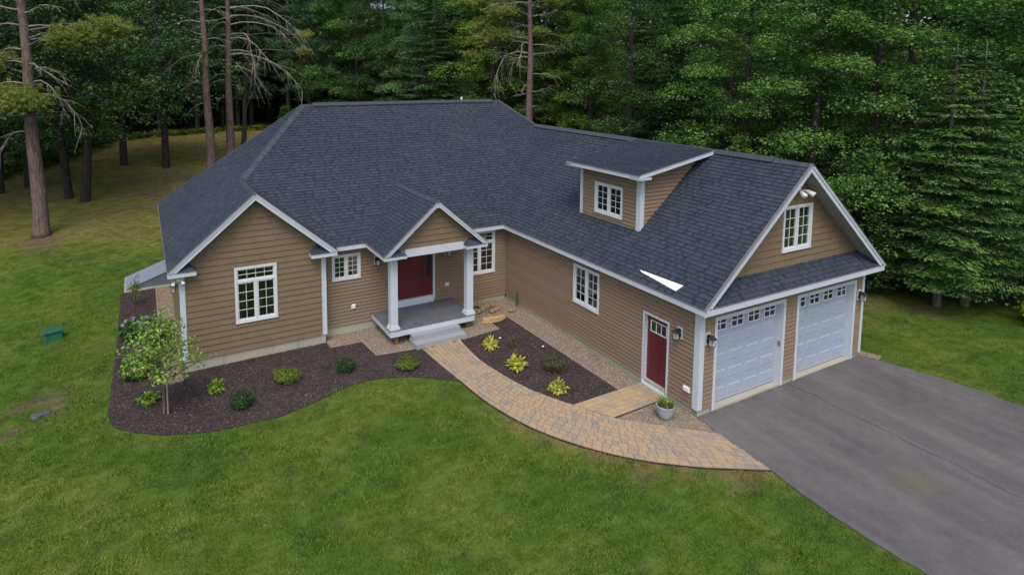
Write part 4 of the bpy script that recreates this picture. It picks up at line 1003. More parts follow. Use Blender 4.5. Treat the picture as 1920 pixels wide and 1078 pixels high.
def cover(loc,rz,label,w=.11,h=.13,cat='outlet',grp='outdoor outlet covers'):
    g=empty('outlet_cover',loc,label,cat,grp,rz); m=MB(); m.box(-w/2-.02,w/2+.02,-.022,0,-h/2-.02,h/2+.02); obj('mounting_plate',m,'plastic',g); m=MB(); m.box(-w/2,w/2,-.06,-.023,-h/2,h/2); obj('lid',m,'plastic',g,bevel=.008)
cover((-6.51,10.168,.81),0,'white outlet cover on the wall left of the porch deck')
cover((-2.72,10.168,1.01),0,'white outlet cover on the wall right of the front door',.13,.09)
cover((-.017,.36,.62),-math.pi/2,'white outlet cover low on the wall near the garage corner',.20,.12)
t=obj('door_keypad',MB().box(-.02,.0,-.045,.045,-.08,.08),'brownstone'); t.location=(3.494,.06,1.30); tag(t,'brown keypad on the jamb of the near garage door','keypad')
def flood(loc,label,s=1):
    g=empty('floodlight',loc,label,'floodlight','white twin floodlights'); m=MB(); m.lathe([(.05*s,0),(.06*s,.03*s)],12,Matrix.Rotation(math.pi/2,4,'X')); obj('base',m,'plastic',g)
    for k in (-1,1):
        m=MB(); m.tube([(k*.05*s,-.05*s,0),(k*.14*s,-.14*s,-.02*s),(k*.19*s,-.30*s,-.10*s)],[.025*s,.05*s,.075*s],10); obj('lamp_head',m,'plastic',g,smooth=True)
flood((4.05,.085,5.92),'white floodlight in the peak of the garage gable',1.15)
flood((-12.23,9.70,2.86),'white floodlight under the left eave return beside the corner board',.8)
# pipe by the inner corner
t=obj('conduit',MB().tube([(0,0,-.2),(0,0,.55),(.03,0,.6)],[.035,.035,.035],10),'greystone'); t.location=(-.10,9.15,-.05); tag(t,'short grey conduit pipe standing against the wall near the inner corner','pipe')
# granite steps
st=empty('granite_steps',(-4.15,7.9,-.12),'two grey granite block steps up to the porch deck','steps')
def rough(x0,x1,y0,y1,z0,z1):
    bm=bmesh.new(); bmesh.ops.create_cube(bm,size=1); bmesh.ops.subdivide_edges(bm,edges=bm.edges[:],cuts=5,use_grid_fill=True)
    for v in bm.verts:
        c=v.co.copy(); v.co=Vector((x0+(c.x+.5)*(x1-x0),y0+(c.y+.5)*(y1-y0),z0+(c.z+.5)*(z1-z0)))
        n=noise.noise_vector(v.co*5)*.012
        if abs(c.z)<.49 : v.co+=n
    me=bpy.data.meshes.new('step'); bm.to_mesh(me); bm.free(); me.materials.append(MT['granite']); return me
link('step',rough(-.97,.97,-.34,.30,-.1,.19),st); link('step',rough(-.95,.88,-.02,.28,.191,.37),st)
# bulkhead at the left end
bk=empty('cellar_bulkhead',(-13.1,19.9,-.27),'low blue-grey metal cellar bulkhead against the left end wall','bulkhead')
m=MB(); m.box(-.90,.92,-1.05,1.05,-.3,.12); obj('curb',m,'concrete',bk)
m=MB(); m.prism([(-.80,-.95,.13),(.93,-.95,.13),(.93,-.95,.75)],(0,.03,0)); m.prism([(-.80,.95,.13),(.93,.95,.13),(.93,.95,.75)],(0,-.03,0)); obj('side_panel',m,'metal2',bk)
for a,b in ((-.98,-.005),(.005,.98)):
    m=MB(); m.hexa([(-.86,a,.12),(.93,a,.76),(.93,b,.76),(-.86,b,.12),(-.86,a,.145),(.93,a,.785),(.93,b,.785),(-.86,b,.145)]); dd=obj('door_leaf',m,'metal',bk)
m=MB(); m.tube([(-.45,-.12,.32),(-.45,-.12,.38),(-.33,-.12,.42),(-.33,-.12,.37)],[.012]*4,6); m.tube([(-.45,.12,.32),(-.45,.12,.38),(-.33,.12,.42),(-.33,.12,.37)],[.012]*4,6); obj('handle',m,'black',bk)
# edging strips of the gravel beds
def strip(name,pts,label):
    m=MB()
    for a,b in zip(pts,pts[1:]):
        d=Vector((b[0]-a[0],b[1]-a[1],0)).normalized(); n=Vector((-d.y,d.x,0)); m.board(Vector((*a,gz(*a)+.055))-n*.02,Vector((*b,gz(*b)+.055))-n*.02,(0,0,1),.09,n,.04)
    t=obj(name,m,'edgeboard'); tag(t,label,'edging','wooden edging strips')
strip('edging_strip',[(-.9,2.15),(-1.0,8.65)],'straight edging strip between the mulch and the gravel along the garage wall')
strip('edging_strip',[(-3.4,7.5),(-1.84,7.6),(-1.86,8.75)],'short L-shaped edging strip round the gravel right of the porch')
strip('edging_strip',[(-7.64,9.24),(-6.52,9.15),(-6.44,7.9),(-4.96,7.64)],'stepped edging strip round the gravel left of the porch')
strip('edging_strip',[(-12.78,9.2),(-12.78,18.8)],'edging strip beside the gravel along the left end wall')
# stones
def rock(name,loc,dims,mat,label,cat='stone',rz=0,seed=1,group=None,bend=0,parent=None):
    bm=bmesh.new(); bmesh.ops.create_icosphere(bm,subdivisions=3,radius=.5)
    for v in bm.verts:
        c=v.co; k=1+.28*noise.noise(c*2.3+Vector((seed*3.1,0,0)))+.1*noise.noise(c*6+Vector((0,seed,0)))
        v.co=Vector((max(-.42,min(.42,c.x*1.15))*k*dims[0]*1.15,max(-.4,min(.4,c.y*1.15))*k*dims[1]*1.15,max(-.35,min(.35,c.z))*k*dims[2]*1.3))
        if bend: v.co.y+=bend*(v.co.x/dims[0]*2)**2
    me=bpy.data.meshes.new(name); bm.to_mesh(me); bm.free(); me.materials.append(MT[mat]); o=link(name,me,parent); o.location=loc; o.rotation_euler=(0,0,rz)
    if parent is None: tag(o,label,cat,group)
    return o
rock('sandstone_block',(-1.62,8.32,.03),(.95,.28,.16),'tanstone','curved tan sandstone at the top end of the mulch bed near the inner corner','stone',.0,3,None,.10)
for k,(x,y,z_,a,b,lab) in enumerate([(-1.95,9.35,.04,.5,.3,'brown flat stone nearest the porch in the pile by the inner corner'),(-1.4,9.45,.05,.55,.28,'middle brown flat stone of the pile by the inner corner'),(-.85,9.55,.04,.5,.3,'brown flat stone nearest the corner in the pile by the foundation'),(-1.65,9.72,.15,.6,.22,'upper brown stone leaning on the foundation near the inner corner'),(-1.15,9.12,.02,.5,.25,'low tan stone in front of the pile by the inner corner'),(-.55,8.75,.0,.3,.2,'small brown stone where the edging meets the garage wall gravel')]):
    rock('flat_stone',(x,y,z_),(a,b,.14),'brownstone',lab,'stone',R.uniform(-.3,.3),k+5,'brown stones piled by the inner corner')
rock('fieldstone',(-15.88,9.2,-.31),(.42,.34,.14),'greystone','flat grey stone sunk in the bare lawn patch left of the mulch bed','stone',.4,9)
for x,y,s,lab in ((-9.1,6.45,.10,'small pale stone at the lawn edge of the left mulch bed'),(-2.2,6.9,.07,'tiny white stone in the mulch below the tan sandstone'),(-1.25,5.6,.06,'tiny pale stone in the mulch beside the long edging strip')): rock('pebble',(x,y,gz(x,y)+.05),(s,s*.8,s*.6),'flash' if s<.1 else 'greystone',lab,'pebble',0,4)
# green utility box
gb=empty('irrigation_box',(-16.17,15.05,gz(-16.2,15)),'green plastic utility box lid standing in the left lawn','utility box',None,.3)
m=MB(); m.hexa([(-.30,-.24,-.05),(.30,-.24,-.05),(.30,.24,-.05),(-.30,.24,-.05),(-.26,-.20,.30),(.26,-.20,.30),(.26,.20,.30),(-.26,.20,.30)]); obj('body',m,'green_plastic',gb,bevel=.02)
m=MB(); m.box(-.30,.30,-.24,.24,.301,.35); m.box(-.2,.2,-.03,.03,.35,.37); obj('lid',m,'green_plastic',gb,bevel=.02)
# flower pot
pt=empty('flower_pot',(-.80,.37,gz(-.8,.37)+.02),'speckled blue-grey pot of grassy plants beside the side door path','flower pot')
obj('pot',MB().lathe([(.11,0),(.14,.01),(.20,.12),(.235,.26),(.25,.36),(.265,.40),(.24,.405),(.22,.36),(.2,.3)],28),'glazed',pt,smooth=True)
obj('soil',MB().lathe([(.218,.33),(.2,.36)],20),'mulch',pt)
def blades(n,r0,L,spread,z,w,mat,name,parent,droop=.5):
    V=[]
    for _ in range(n):
        a=R.uniform(0,6.28); rr=r0*math.sqrt(R.random()); p=np.array([rr*math.cos(a),rr*math.sin(a),z]); b=a+R.uniform(-.5,.5); el=R.uniform(spread,1.5); l=L*R.uniform(.6,1.1)
        A=np.array([math.cos(b)*math.cos(el),math.sin(b)*math.cos(el),math.sin(el)]); s=np.array([-math.sin(b),math.cos(b),0]); q=p
        for k in range(3):
            q2=q+A*l/3; w0=w*(1-k/3.2); w1=w*(1-(k+1)/3.2) if k<2 else .001; V+= [q-s*w0/2,q+s*w0/2,q2+s*w1/2,q2-s*w1/2]; q=q2; A=A+np.array([math.cos(b)*.25,math.sin(b)*.25,-droop]); A/=np.linalg.norm(A)
    return link(name,npmesh(name,np.array(V),4,mat),parent)
blades(170,.19,.30,.3,.36,.014,'potplant','grass_leaves',pt,.3); blades(40,.1,.42,1.0,.36,.012,'perennial','spike_leaves',pt,.1)
def ball_leaves(n,c,rad,size,up_=.3,jit=.5,shell=.55,asp=.55):
    d=nrm(NR.normal(size=(n,3))); r=(shell+(1-shell)*NR.random(n)**.6)[:,None]; P=np.array(c)+d*r*np.array(rad); N=nrm(d+NR.normal(size=(n,3))*jit+np.array([0,0,up_])); T=nrm(np.cross(N,NR.normal(size=(n,3))))
    L=size*NR.uniform(.7,1.25,n); return leaves(P,T,N,L,L*asp)
link('blossoms',npmesh('blossoms',ball_leaves(40,(-.12,-.12,.42),(.12,.12,.05),.03),4,'flower2'),pt)
# object half-hidden behind the garage corner: a push mower seen by its handle and deck end
mw=empty('push_mower',(8.35,2.1,gz(8.3,2.1)),'black and red push mower mostly hidden behind the right garage corner','mower',None,.2)
obj('deck',MB().hexa([(-.35,-.25,.10),(.30,-.25,.10),(.30,.25,.10),(-.35,.25,.10),(-.25,-.18,.24),(.22,-.18,.24),(.22,.18,.24),(-.25,.18,.24)]),'black',mw,bevel=.02)
obj('engine',MB().lathe([(.13,.24),(.14,.36),(.07,.40)],16),'red',mw)
for sx in(-.27,.27):
    for sy in (-.27,.27): obj('wheel',MB().lathe([(.10,-.02),(.10,.02)],16,Matrix.Translation((sx,sy,.10))@Matrix.Rotation(math.pi/2,4,'X')),'black',mw)
obj('handlebar',MB().tube([(-.25,-.18,.2),(-.75,-.18,.85),(-.75,.18,.85),(-.25,.18,.2)],[.015]*4,6),'red',mw)

# ================================================================ PLANTS
def gpos(x,y,o=.03): return (x,y,gz(x,y)+o)
def hosta(x,y,s,mat,label,n=46,stalk=0,name='hosta'):
    n=int(n*1.5)
    g=empty(name,gpos(x,y),label,'plant'); V=[]
    P=[];A=[];N=[];L=[]
    for k in range(n):
        a=R.uniform(0,6.28); el=R.uniform(.2,1.35); r=.03; l=s*R.uniform(.5,1.)*(1.1-.3*el/1.4); b=np.array([math.cos(a)*math.cos(el),math.sin(a)*math.cos(el),math.sin(el)]); p=b*l*R.uniform(.1,.55); P.append(p+np.array([0,0,.02]));A.append(b+np.array([0,0,-.35]));N.append(np.array([-math.cos(a)*math.sin(el)*.5,-math.sin(a)*math.sin(el)*.5,1.]));L.append(l)
    L=np.array(L); link('leaves',npmesh('leaves',leaves(np.array(P)*np.array([1.25,1.25,1.5]),np.array(A),np.array(N),L*.42,L*.17),4,mat),g)
    link('inner_leaves',npmesh('inner_leaves',ball_leaves(170,(0,0,s*.30),(s*.62,s*.62,s*.34),.11,.9,.4,.3,.42),4,mat),g)
    if stalk:
        m=MB()
        for k in range(stalk): a=R.uniform(0,6.28); m.tube([(0,0,.1),(math.cos(a)*.05,math.sin(a)*.05,s*.9),(math.cos(a)*.1,math.sin(a)*.1,s*1.35)],[.006,.005,.012],4)
        obj('flower_stalk',m,'spirea',g)
    return g
hosta(-2.87,6.42,.42,'hosta','yellow-green hosta nearest the granite steps in the right bed',150,3)
hosta(-2.84,4.75,.46,'hosta','yellow-green hosta at the middle of the curved path edge, left of the twiggy shrub',170,4)
hosta(-2.52,3.0,.42,'hosta','yellow-green hosta nearest the side door path in the right bed',150,2)
hosta(-13.18,8.32,.42,'perennial','bright green leafy perennial left of the young tree trunk',90,1)
hosta(-11.41,8.03,.40,'perennial','bright green leafy perennial right of the young tree, above the round boxwood',90)
def shrub(x,y,rx,rz_,mat,n,size,label,cat='shrub',flower=None,name='shrub',up_=.4,asp=.5,lumps=7):
    g=empty(name,gpos(x,y),label,cat); V=[ball_leaves(int(n*.5),(0,0,rz_*.85),(rx*.86,rx*.86,rz_*.86),size,up_,.55,.5,asp)]
    for k in range(lumps):
        a=R.uniform(0,6.28); q=R.uniform(.3,.62)*rx; V.append(ball_leaves(int(n*.5/lumps),(q*math.cos(a),q*math.sin(a),rz_*R.uniform(.7,1.25)),(rx*.48,rx*.48,rz_*.52),size,up_,.55,.4,asp))
    V=np.concatenate(V); V[:,2]=np.maximum(V[:,2],.0); link('foliage',npmesh('foliage',V,4,mat),g)
    m=MB()
    for k in range(7): a=k*.9; m.tube([(0,0,-.02),(math.cos(a)*rx*.25,math.sin(a)*rx*.25,rz_*.6),(math.cos(a)*rx*.5,math.sin(a)*rx*.5,rz_*1.2)],[.015,.01,.005],5)
    obj('stems',m,'bark',g)
    if flower:
        for k in range(flower[0]):
            a=R.uniform(0,6.28); q=rx*R.uniform(.2,.95); z_=rz_*(1.75-.55*(q/rx)**2); link('flower_head',npmesh('flower_head',ball_leaves(46,(q*math.cos(a),q*math.sin(a),z_),(.075,.075,.05),.035,.3,.5,.8,.9),4,'flower' if k%4 else 'flower2'),g)
    return g
shrub(-10.86,6.75,.40,.24,'box',2600,.045,'dark green round boxwood at the front of the left bed')
shrub(-7.65,7.32,.36,.24,'box',2200,.045,'dark green round boxwood between the two yellow-green shrubs')
shrub(-9.39,7.6,.50,.24,'spirea',3000,.05,'yellow-green mounded shrub in the middle of the left bed')
shrub(-5.87,6.55,.44,.22,'spirea',2600,.05,'yellow-green mounded shrub just left of the granite steps')
shrub(-1.85,4.05,.48,.30,'olive',2400,.05,'olive twiggy shrub beside the long edging strip',asp=.3)
shrub(-13.45,10.25,.58,.38,'hyd',1700,.11,'broad-leaved green shrub behind the young tree, left of its crown',asp=.7)
shrub(-13.42,13.4,.70,.42,'hyd',2000,.12,'green hydrangea with blue and pink flower heads by the lawn edge','hydrangea',(16,),'hydrangea',asp=.7)
shrub(-12.9,12.6,.50,.40,'hyd',1300,.10,'pale green shrub between the hydrangea and the left end wall',asp=.7)
shrub(16.0,-2.0,.9,.7,'perennial',1500,.14,'bright green bush at the forest edge right of the firs',asp=.5)
# thin stake plants
def sapling(x,y,h,label,n=220,r=.18,mat='olive'):
    g=empty('sapling',gpos(x,y),label,'sapling'); m=MB(); m.tube([(0,0,0),(.02,.01,h*.5),(0,0,h)],[.015,.012,.006],6); obj('stem',m,'bark',g)
    link('foliage',npmesh('foliage',ball_leaves(n,(0,0,h*.62),(r,r,h*.36),.07,.2,.6,.1),4,mat),g)
sapling(-13.55,17.0,1.15,'small narrow sapling in the mulch in front of the bulkhead',420,.26,'spirea')
sapling(-2.3,6.0,.5,'thin wispy stem with few leaves between two hostas and the edging',40,.12)
# young maple with stake
def young():
    x,y=-12.81,7.5; g=empty('young_tree',gpos(x,y),'staked young maple with light green leaves in the left mulch bed','young tree'); m=MB()
    m.tube([(0,0,-.05),(.02,0,.7),(0,.02,1.5),(.02,0,2.3),(.05,0,3.0)],[.045,.038,.032,.022,.008],8); tips=[]
    for k in range(26):
        a=k*2.4+R.uniform(-.3,.3); z0=.9+1.5*(k/26); L=(1.25-.028*k)*R.uniform(.8,1.1); el=.35+.55*(k/26)+R.uniform(-.1,.15)
        d=Vector((math.cos(a)*math.cos(el),math.sin(a)*math.cos(el),math.sin(el))); p0=Vector((0,0,z0)); p1=p0+d*L*.5+Vector((0,0,-.02)); p2=p0+d*L+Vector((0,0,-.04)); m.tube([p0,p1,p2],[.014,.009,.004],5,False); tips+=[(p1,.26),(p2,.30),((p0+p1)/2,.2),((p1+p2)/2,.3)]
    tips+=[(Vector((.05,0,2.9)),.2),(Vector((.03,0,2.6)),.25)]
    obj('trunk',m,'greybark',g)
    V=[ball_leaves(28,tuple(t),(s*1.05,s*1.05,s*.7),.105,.5,.8,.1,.5) for t,s in tips]; link('crown',npmesh('crown',np.concatenate(V),4,'young'),g)
    s=empty('tree_stake',gpos(x+.10,y-.12),'thin wooden stake tied beside the young maple','stake'); obj('stake',MB().tube([(0,0,-.1),(0,0,1.35)],[.022,.02],6),'edgeboard',s)
    m=MB(); m.tube([(0,0,1.25),(-.06,.07,1.27),(-.12,.12,1.25)],[.012]*3,5); obj('tie',m,'dark',s)
young()

# ================================================================ FOREST
def bough_cloud(C,rad,n,ls,droop=.25,nsp=10):
    """a flattened bough: sprays of leaves near its upper surface"""
    nsp=nsp+5; sp=max(3,n//nsp); d=nrm(NR.normal(size=(sp,3))); d[:,2]=np.abs(d[:,2])*1.-.22; r=(.62+.38*NR.random(sp)**.6)[:,None]; c=d*r*rad; 
    P=np.repeat(c,nsp,0)+NR.normal(size=(sp*nsp,3))*np.array([.21,.21,.13])*ls/.16; a=NR.uniform(0,6.28,len(P)); out=nrm(P*np.array([1,1,.2])+1e-6)
    A=np.stack([np.cos(a),np.sin(a),-np.full(len(P),droop)],1)+out*.8; N=nrm(np.array([0,0,1.])+NR.normal(size=(len(P),3))*.6+out*.4); L=ls*NR.uniform(.7,1.3,len(P))
    return leaves(P+C,A,N,L,L*.72)
def broadleaf(H,Rr,base,nb,nl,ls,mat,seed,trunk_r=.22):
    rr=random.Random(seed); V=[]; m=MB(); lean=(rr.uniform(-.6,.6),rr.uniform(-.6,.6)); tp=[]
    for k in range(6): f=k/5; tp.append(Vector((lean[0]*f*f,lean[1]*f*f,H*.93*f-.5*(k==0))))
    m.tube([tuple(p) for p in tp],[trunk_r*1.25,trunk_r,trunk_r*.8,trunk_r*.6,trunk_r*.35,.03],8)
    for k in range(nb):
        f=(k+.5)/nb; z=base+(H-base)*f**.9; prof=math.sin(math.pi*min(1,(.18+.82*(1-f)**.75)))**.6 if f>.15 else .75+f
        prof=(1-f)**.55*(.55+.45*min(1,f*5)); a=k*2.399+rr.uniform(-.4,.4); q=Rr*prof*rr.uniform(.55,1.05)
        cx,cy=lean[0]*(z/H)**2,lean[1]*(z/H)**2; C=np.array([cx+math.cos(a)*q,cy+math.sin(a)*q,z+rr.uniform(-.3,.3)]); s=rr.uniform(.6,1.3)*Rr*.38
        V.append(bough_cloud(C,np.array([s,s,s*.52]),nl,ls))
        if k%2==0:
            p0=Vector((cx,cy,max(.6,z-.35*q))); pm=Vector(((cx+C[0])/2,(cy+C[1])/2,(p0.z+C[2])/2+.15)); m.tube([p0,pm,Vector(C)],[trunk_r*.3*(1.1-f),trunk_r*.18*(1.1-f),.015],5,False)
    return npmesh('crown',np.concatenate(V),4,mat),m
def fir(H,Rr,base,seed,mat='fir',dens=1.):
    rr=random.Random(seed); P=[];A=[];N=[];L=[]; m=MB(); m.tube([(0,0,-.4),(0,0,H*.5),(0,0,H)],[.19,.12,.02],8); z=base; k=0
    while z<H-.2:
        f=(z-base)/(H-base); n=int(8+2*rr.random()); R0=Rr*(1-f)**.8*(.75+.25*min(1,f*6))
        for j in range(n):
            a=6.283*j/n+rr.uniform(-.3,.3)+k; ln=R0*rr.uniform(.7,1.12); dr=rr.uniform(.12,.30)*(1-f); d=np.array([math.cos(a),math.sin(a),0]); s=np.array([-math.sin(a),math.cos(a),0]); z0_=z; z=z+rr.uniform(-.22,.22); steps=max(4,int(ln/.10*dens))
            m.tube([(0,0,z),tuple(d*ln*.5+np.array([0,0,z-dr*ln*.4])),tuple(d*ln+np.array([0,0,z-dr*ln*.5]))],[.022,.014,.005],4,False) if j%2==0 else None
            for i in range(steps):
                t=(i+1)/steps; c=d*ln*t+np.array([0,0,z-dr*ln*(t*1.5-t*t)+rr.uniform(-.03,.03)]); hw=.40*ln*(1-t)**.8*min(1,t*3)+.10
                for sg in (-1,1):
                    nn=max(1,int(hw/.10))
                    for q in range(nn):
                        w=(q+.3)/nn*hw; P.append(c+s*sg*w+d*w*.45+np.array([0,0,-.16*w+rr.uniform(-.04,.04)])); A.append(s*sg*.75+d*.65+np.array([0,0,rr.uniform(-.3,.12)])); N.append(np.array([rr.gauss(0,.35),rr.gauss(0,.35),1.])); L.append(rr.uniform(.12,.24))

            z=z0_
        z+=rr.uniform(.36,.66)*(1.1-.5*f); k+=.7
    L=np.array(L); return npmesh('crown',leaves(np.array(P),np.array(A),np.array(N),L,L*.38),4,mat),m
BT=[]
for k,(H,Rr,base,nb,nl,mat) in enumerate([(17,4.4,1.8,40,720,'maple'),(19,4.8,2.8,42,720,'oak'),(14,3.9,1.0,32,680,'maple'),(21,4.4,5.5,40,600,'darkleaf'),(18,4.6,1.2,42,720,'maple'),(20,4.2,4.0,38,680,'oak')]):
    cm,tm=broadleaf(H,Rr,base,nb,int(nl*1.35),.125,mat,40+k); BT.append((cm,tm.mesh('trunk','bark')))
UB=[]
for k in range(2):
    cm,tm=broadleaf(5.5,1.9,.4,34,130,.15,'maple' if k else 'darkleaf',90+k,.06); UB.append((cm,tm.mesh('trunk','bark')))
FT=[]
for k,(H,Rr,base) in enumerate([(11,3.6,1.5),(12,3.2,2.4),(8,2.6,.6)]):
    cm,tm=fir(H,Rr,base,60+k); FT.append((cm,tm.mesh('trunk','greybark')))
print('crown polys',sum(len(c.polygons) for c,_ in BT+UB+FT))
def plant(proto,x,y,label,cat,group,name,s=1,rz=None,mat=None,lean=(0,0)):
    g=empty(name,(x,y,gz(x,y)-.05),label,cat,group,R.uniform(0,6.28) if rz is None else rz); g.scale=(s,s,s*R.uniform(.94,1.08))
    if lean!=(0,0): g.rotation_euler=(lean[0],lean[1],g.rotation_euler[2])
    link('crown',proto[0],g); link('trunk',proto[1],g); return g
def screen(x,y,z=0):
    d=Vector((x,y,z))-CP; k=d.dot(CF); return (960-56.3+1160.8*d.dot(CR)/k,539-283.7-1160.8*d.dot(CU)/k,k)
KEEP=[(-18.09,29.45),(-8.3,41.9),(-6.5,45.5),(-5.2,47.4)]
def forest():
    n=0; step=5.0; pts=[]
    for ix in range(-16,18):
        for iy in range(-8,30):
            x=ix*step+(iy%2)*step/2+R.uniform(-1.3,1.3); y=iy*step+R.uniform(-1.3,1.3)
            if inpoly(x,y,CLEAR): continue
            d=pdist(x,y,CLEAR)
            if d<.9 or d>27: continue
            if x>0 and y<60 and d>21: continue
            dd=Vector((x,y,5))-CP
            if dd.dot(CF)<5: continue
            u,v,k=screen(x,y,6)
            if u<-330 or u>2250: continue
            if d>9 and R.random()<.35: continue
            if k<44 and 1385<u<1480 and y>9: continue
            pts.append((d,x,y,u))
    pts.sort()
    for d,x,y,u in pts:
        left=u<560; mid=560<=u<1010; rng_=R.random()
        p=R.choice([BT[3],BT[5],BT[1],BT[3]] if left else [BT[1],BT[5],BT[3],BT[0]] if mid else [BT[0],BT[1],BT[4],BT[2],BT[3]] if u<1500 else [BT[0],BT[2],BT[4],BT[0]])
        k_=BT.index(p); kind=['bright green','bluish green','bushy bright green','dark green','dense bright green','tall bluish green'][k_]
        zone=next(z for lim,z in ((120,'at the left edge beyond the thick pine'),(370,'between the thick pine and the twin pines'),(470,'right behind the twin pines'),(620,'just right of the twin pines'),(820,'above the left half of the main ridge'),(1010,'above the right half of the main ridge'),(1200,'above the garage ridge left of the dormer'),(1400,'above the dormer'),(1560,'above the peak of the garage gable'),(1750,'right of the garage gable'),(9999,'at the right edge above the firs')) if u<lim)
        row='front-row' if d<5 else 'second-row' if d<12 else 'rear'
        if not left and rng_<.16: plant(R.choice(FT[:2]),x,y,row+' layered fir '+zone,'fir','firs among the forest trees','fir_tree',R.uniform(1.2,1.5)); n+=1; continue
        plant(p,x,y,row+' '+kind+' tree '+zone,'tree','leafy trees of the surrounding wood','forest_tree',R.uniform(.88,1.2)); n+=1
    # understorey along the edge
    for i in range(len(CLEAR)-3):
        (ax,ay),(bx,by)=CLEAR[i],CLEAR[i+1]; L=math.hypot(bx-ax,by-ay); k=0
        while k<L:
            x=ax+(bx-ax)*k/L+R.uniform(-.6,.6); y=ay+(by-ay)*k/L+R.uniform(-.6,.6); k+=R.uniform(2.,3.4)
            if inpoly(x,y,CLEAR): continue
            u,v,kk=screen(x,y,2)
            if kk<5 or u<-150 or u>2050 : continue
            if 640<u<1500 or u<640 and R.random()<.5: continue
            plant(R.choice(UB),x,y,'low understorey tree at the wood edge '+('behind the back lawn' if u<560 else 'behind the house' if u<1600 else 'beyond the right lawn'),'tree','understorey trees along the wood edge','understorey_tree',R.uniform(.5,.95)); n+=1
    print('forest',n)
forest()
# hand-placed edge trees on the right: firs and maples seen whole
for (x,y,p,s,lab,nm,cat) in [(14.9,1.1,FT[0],.92,'light green fir at the right forest edge, nearer the garage of the two','fir_tree','fir'),(16.0,.6,FT[1],.92,'light green fir at the right forest edge, right of its twin','fir_tree','fir'),
   (12.9,5.6,BT[2],.95,'bushy maple directly behind the right slope of the garage gable','forest_tree','tree'),(15.2,4.2,BT[4],.9,'dense maple between the garage gable and the two firs','forest_tree','tree'),(19.5,-4.5,BT[2],1.,'leafy maple at the far right edge of the lawn','forest_tree','tree'),(13.4,9.4,BT[4],.95,'bright maple above the garage ridge near its front end','forest_tree','tree'),(17.6,2.6,FT[2],1.05,'small fir in the gap behind the two edge firs','fir_tree','fir')]:
    plant(p,x,y,lab,cat,None,nm,s)
# dark leaning trunks on the back lawn (crowns high)
cm,tm=broadleaf(17,4.6,5.2,70,210,.19,'darkleaf',301,.26); HB=(cm,tm.mesh('trunk','bark'))
cm,tm=broadleaf(15,4.4,3.6,64,210,.19,'oak',305,.24); HB2=(cm,tm.mesh('trunk','bark'))
for x,y,p,s,lean,lab in [(-16.46,35.98,HB,.95,(.02,-.10),'dark lawn tree with a pale lower trunk, right of the leaning pair'),(-17.44,37.29,HB2,.95,(.03,-.10),'slim dark leaning tree just left of the pale-footed trunk'),(-20.16,41.83,HB,1.,(0,.02),'dark trunk partly behind the big left pine'),(-21.6,40.5,HB2,.9,(0,.06),'dark-trunked tree at the left edge of the back lawn'),(-11.44,44.15,HB2,1.05,(0,0),'straight dark tree left of the two tall pines on the back lawn'),(-14.45,46.56,HB,1.,(.0,-.07),'leaning dark tree in the middle of the back lawn'),(-24.5,36,HB,1.,(0,0),'dark tree beyond the left edge of the lawn'),(-27,30,HB2,1.05,(0,0),'broad tree at the far left of the lawn')]:
    plant(p,x,y,lab,'tree',None,'lawn_tree',s,None,None,lean)
# ferns at the wood edge
def ferns():
    P=[];A=[];N=[];L=[]
    E=[(-25,42),(-19.5,50),(-16.5,58),(-11,60),(-4,61),(0,60)]
    for (ax,ay),(bx,by) in zip(E,E[1:]):
        l=math.hypot(bx-ax,by-ay)
        for _ in range(int(l*13)):
            t=R.random(); x=ax+(bx-ax)*t+R.gauss(0,.8); y=ay+(by-ay)*t+abs(R.gauss(0,1.8))-.8; h=R.uniform(.25,.7)
            for k in range(12):
                a=R.uniform(0,6.28); P.append((x,y,gz(x,y)+h*.4));A.append((math.cos(a),math.sin(a),R.uniform(.1,.6)));N.append((R.gauss(0,.2),R.gauss(0,.2),1));L.append(R.uniform(.3,.6))
    L=np.array(L); link('fern_cover',npmesh('fern_cover',leaves(np.array(P),np.array(A),np.array(N),L,L*.35),4,'fern'),None,'stuff')
ferns()
# far wood closing the view
def far_wood():
    V=[]
    for k in range(2000):
        a=R.uniform(0,1); 
        # arc behind everything, 34-50 m beyond the clearing edge
        th=math.radians(R.uniform(-32,82)); cx,cy=CP.x,CP.y; rad_=R.uniform(88,104) if th<.45 else R.uniform(66,80); x=cx+math.sin(th)*rad_; y=cy+math.cos(th)*rad_; z=R.uniform(0,38) if k%4 else R.uniform(0,7)
        s=R.uniform(2.2,3.6); V.append(bough_cloud(np.array([x,y,gz(x,y)+z]),np.array([s,s,s*.8]),190,.8,.3,8))
    link('distant_woods',npmesh('distant_woods',np.concatenate(V),4,'darkleaf'),None,'stuff')
far_wood()
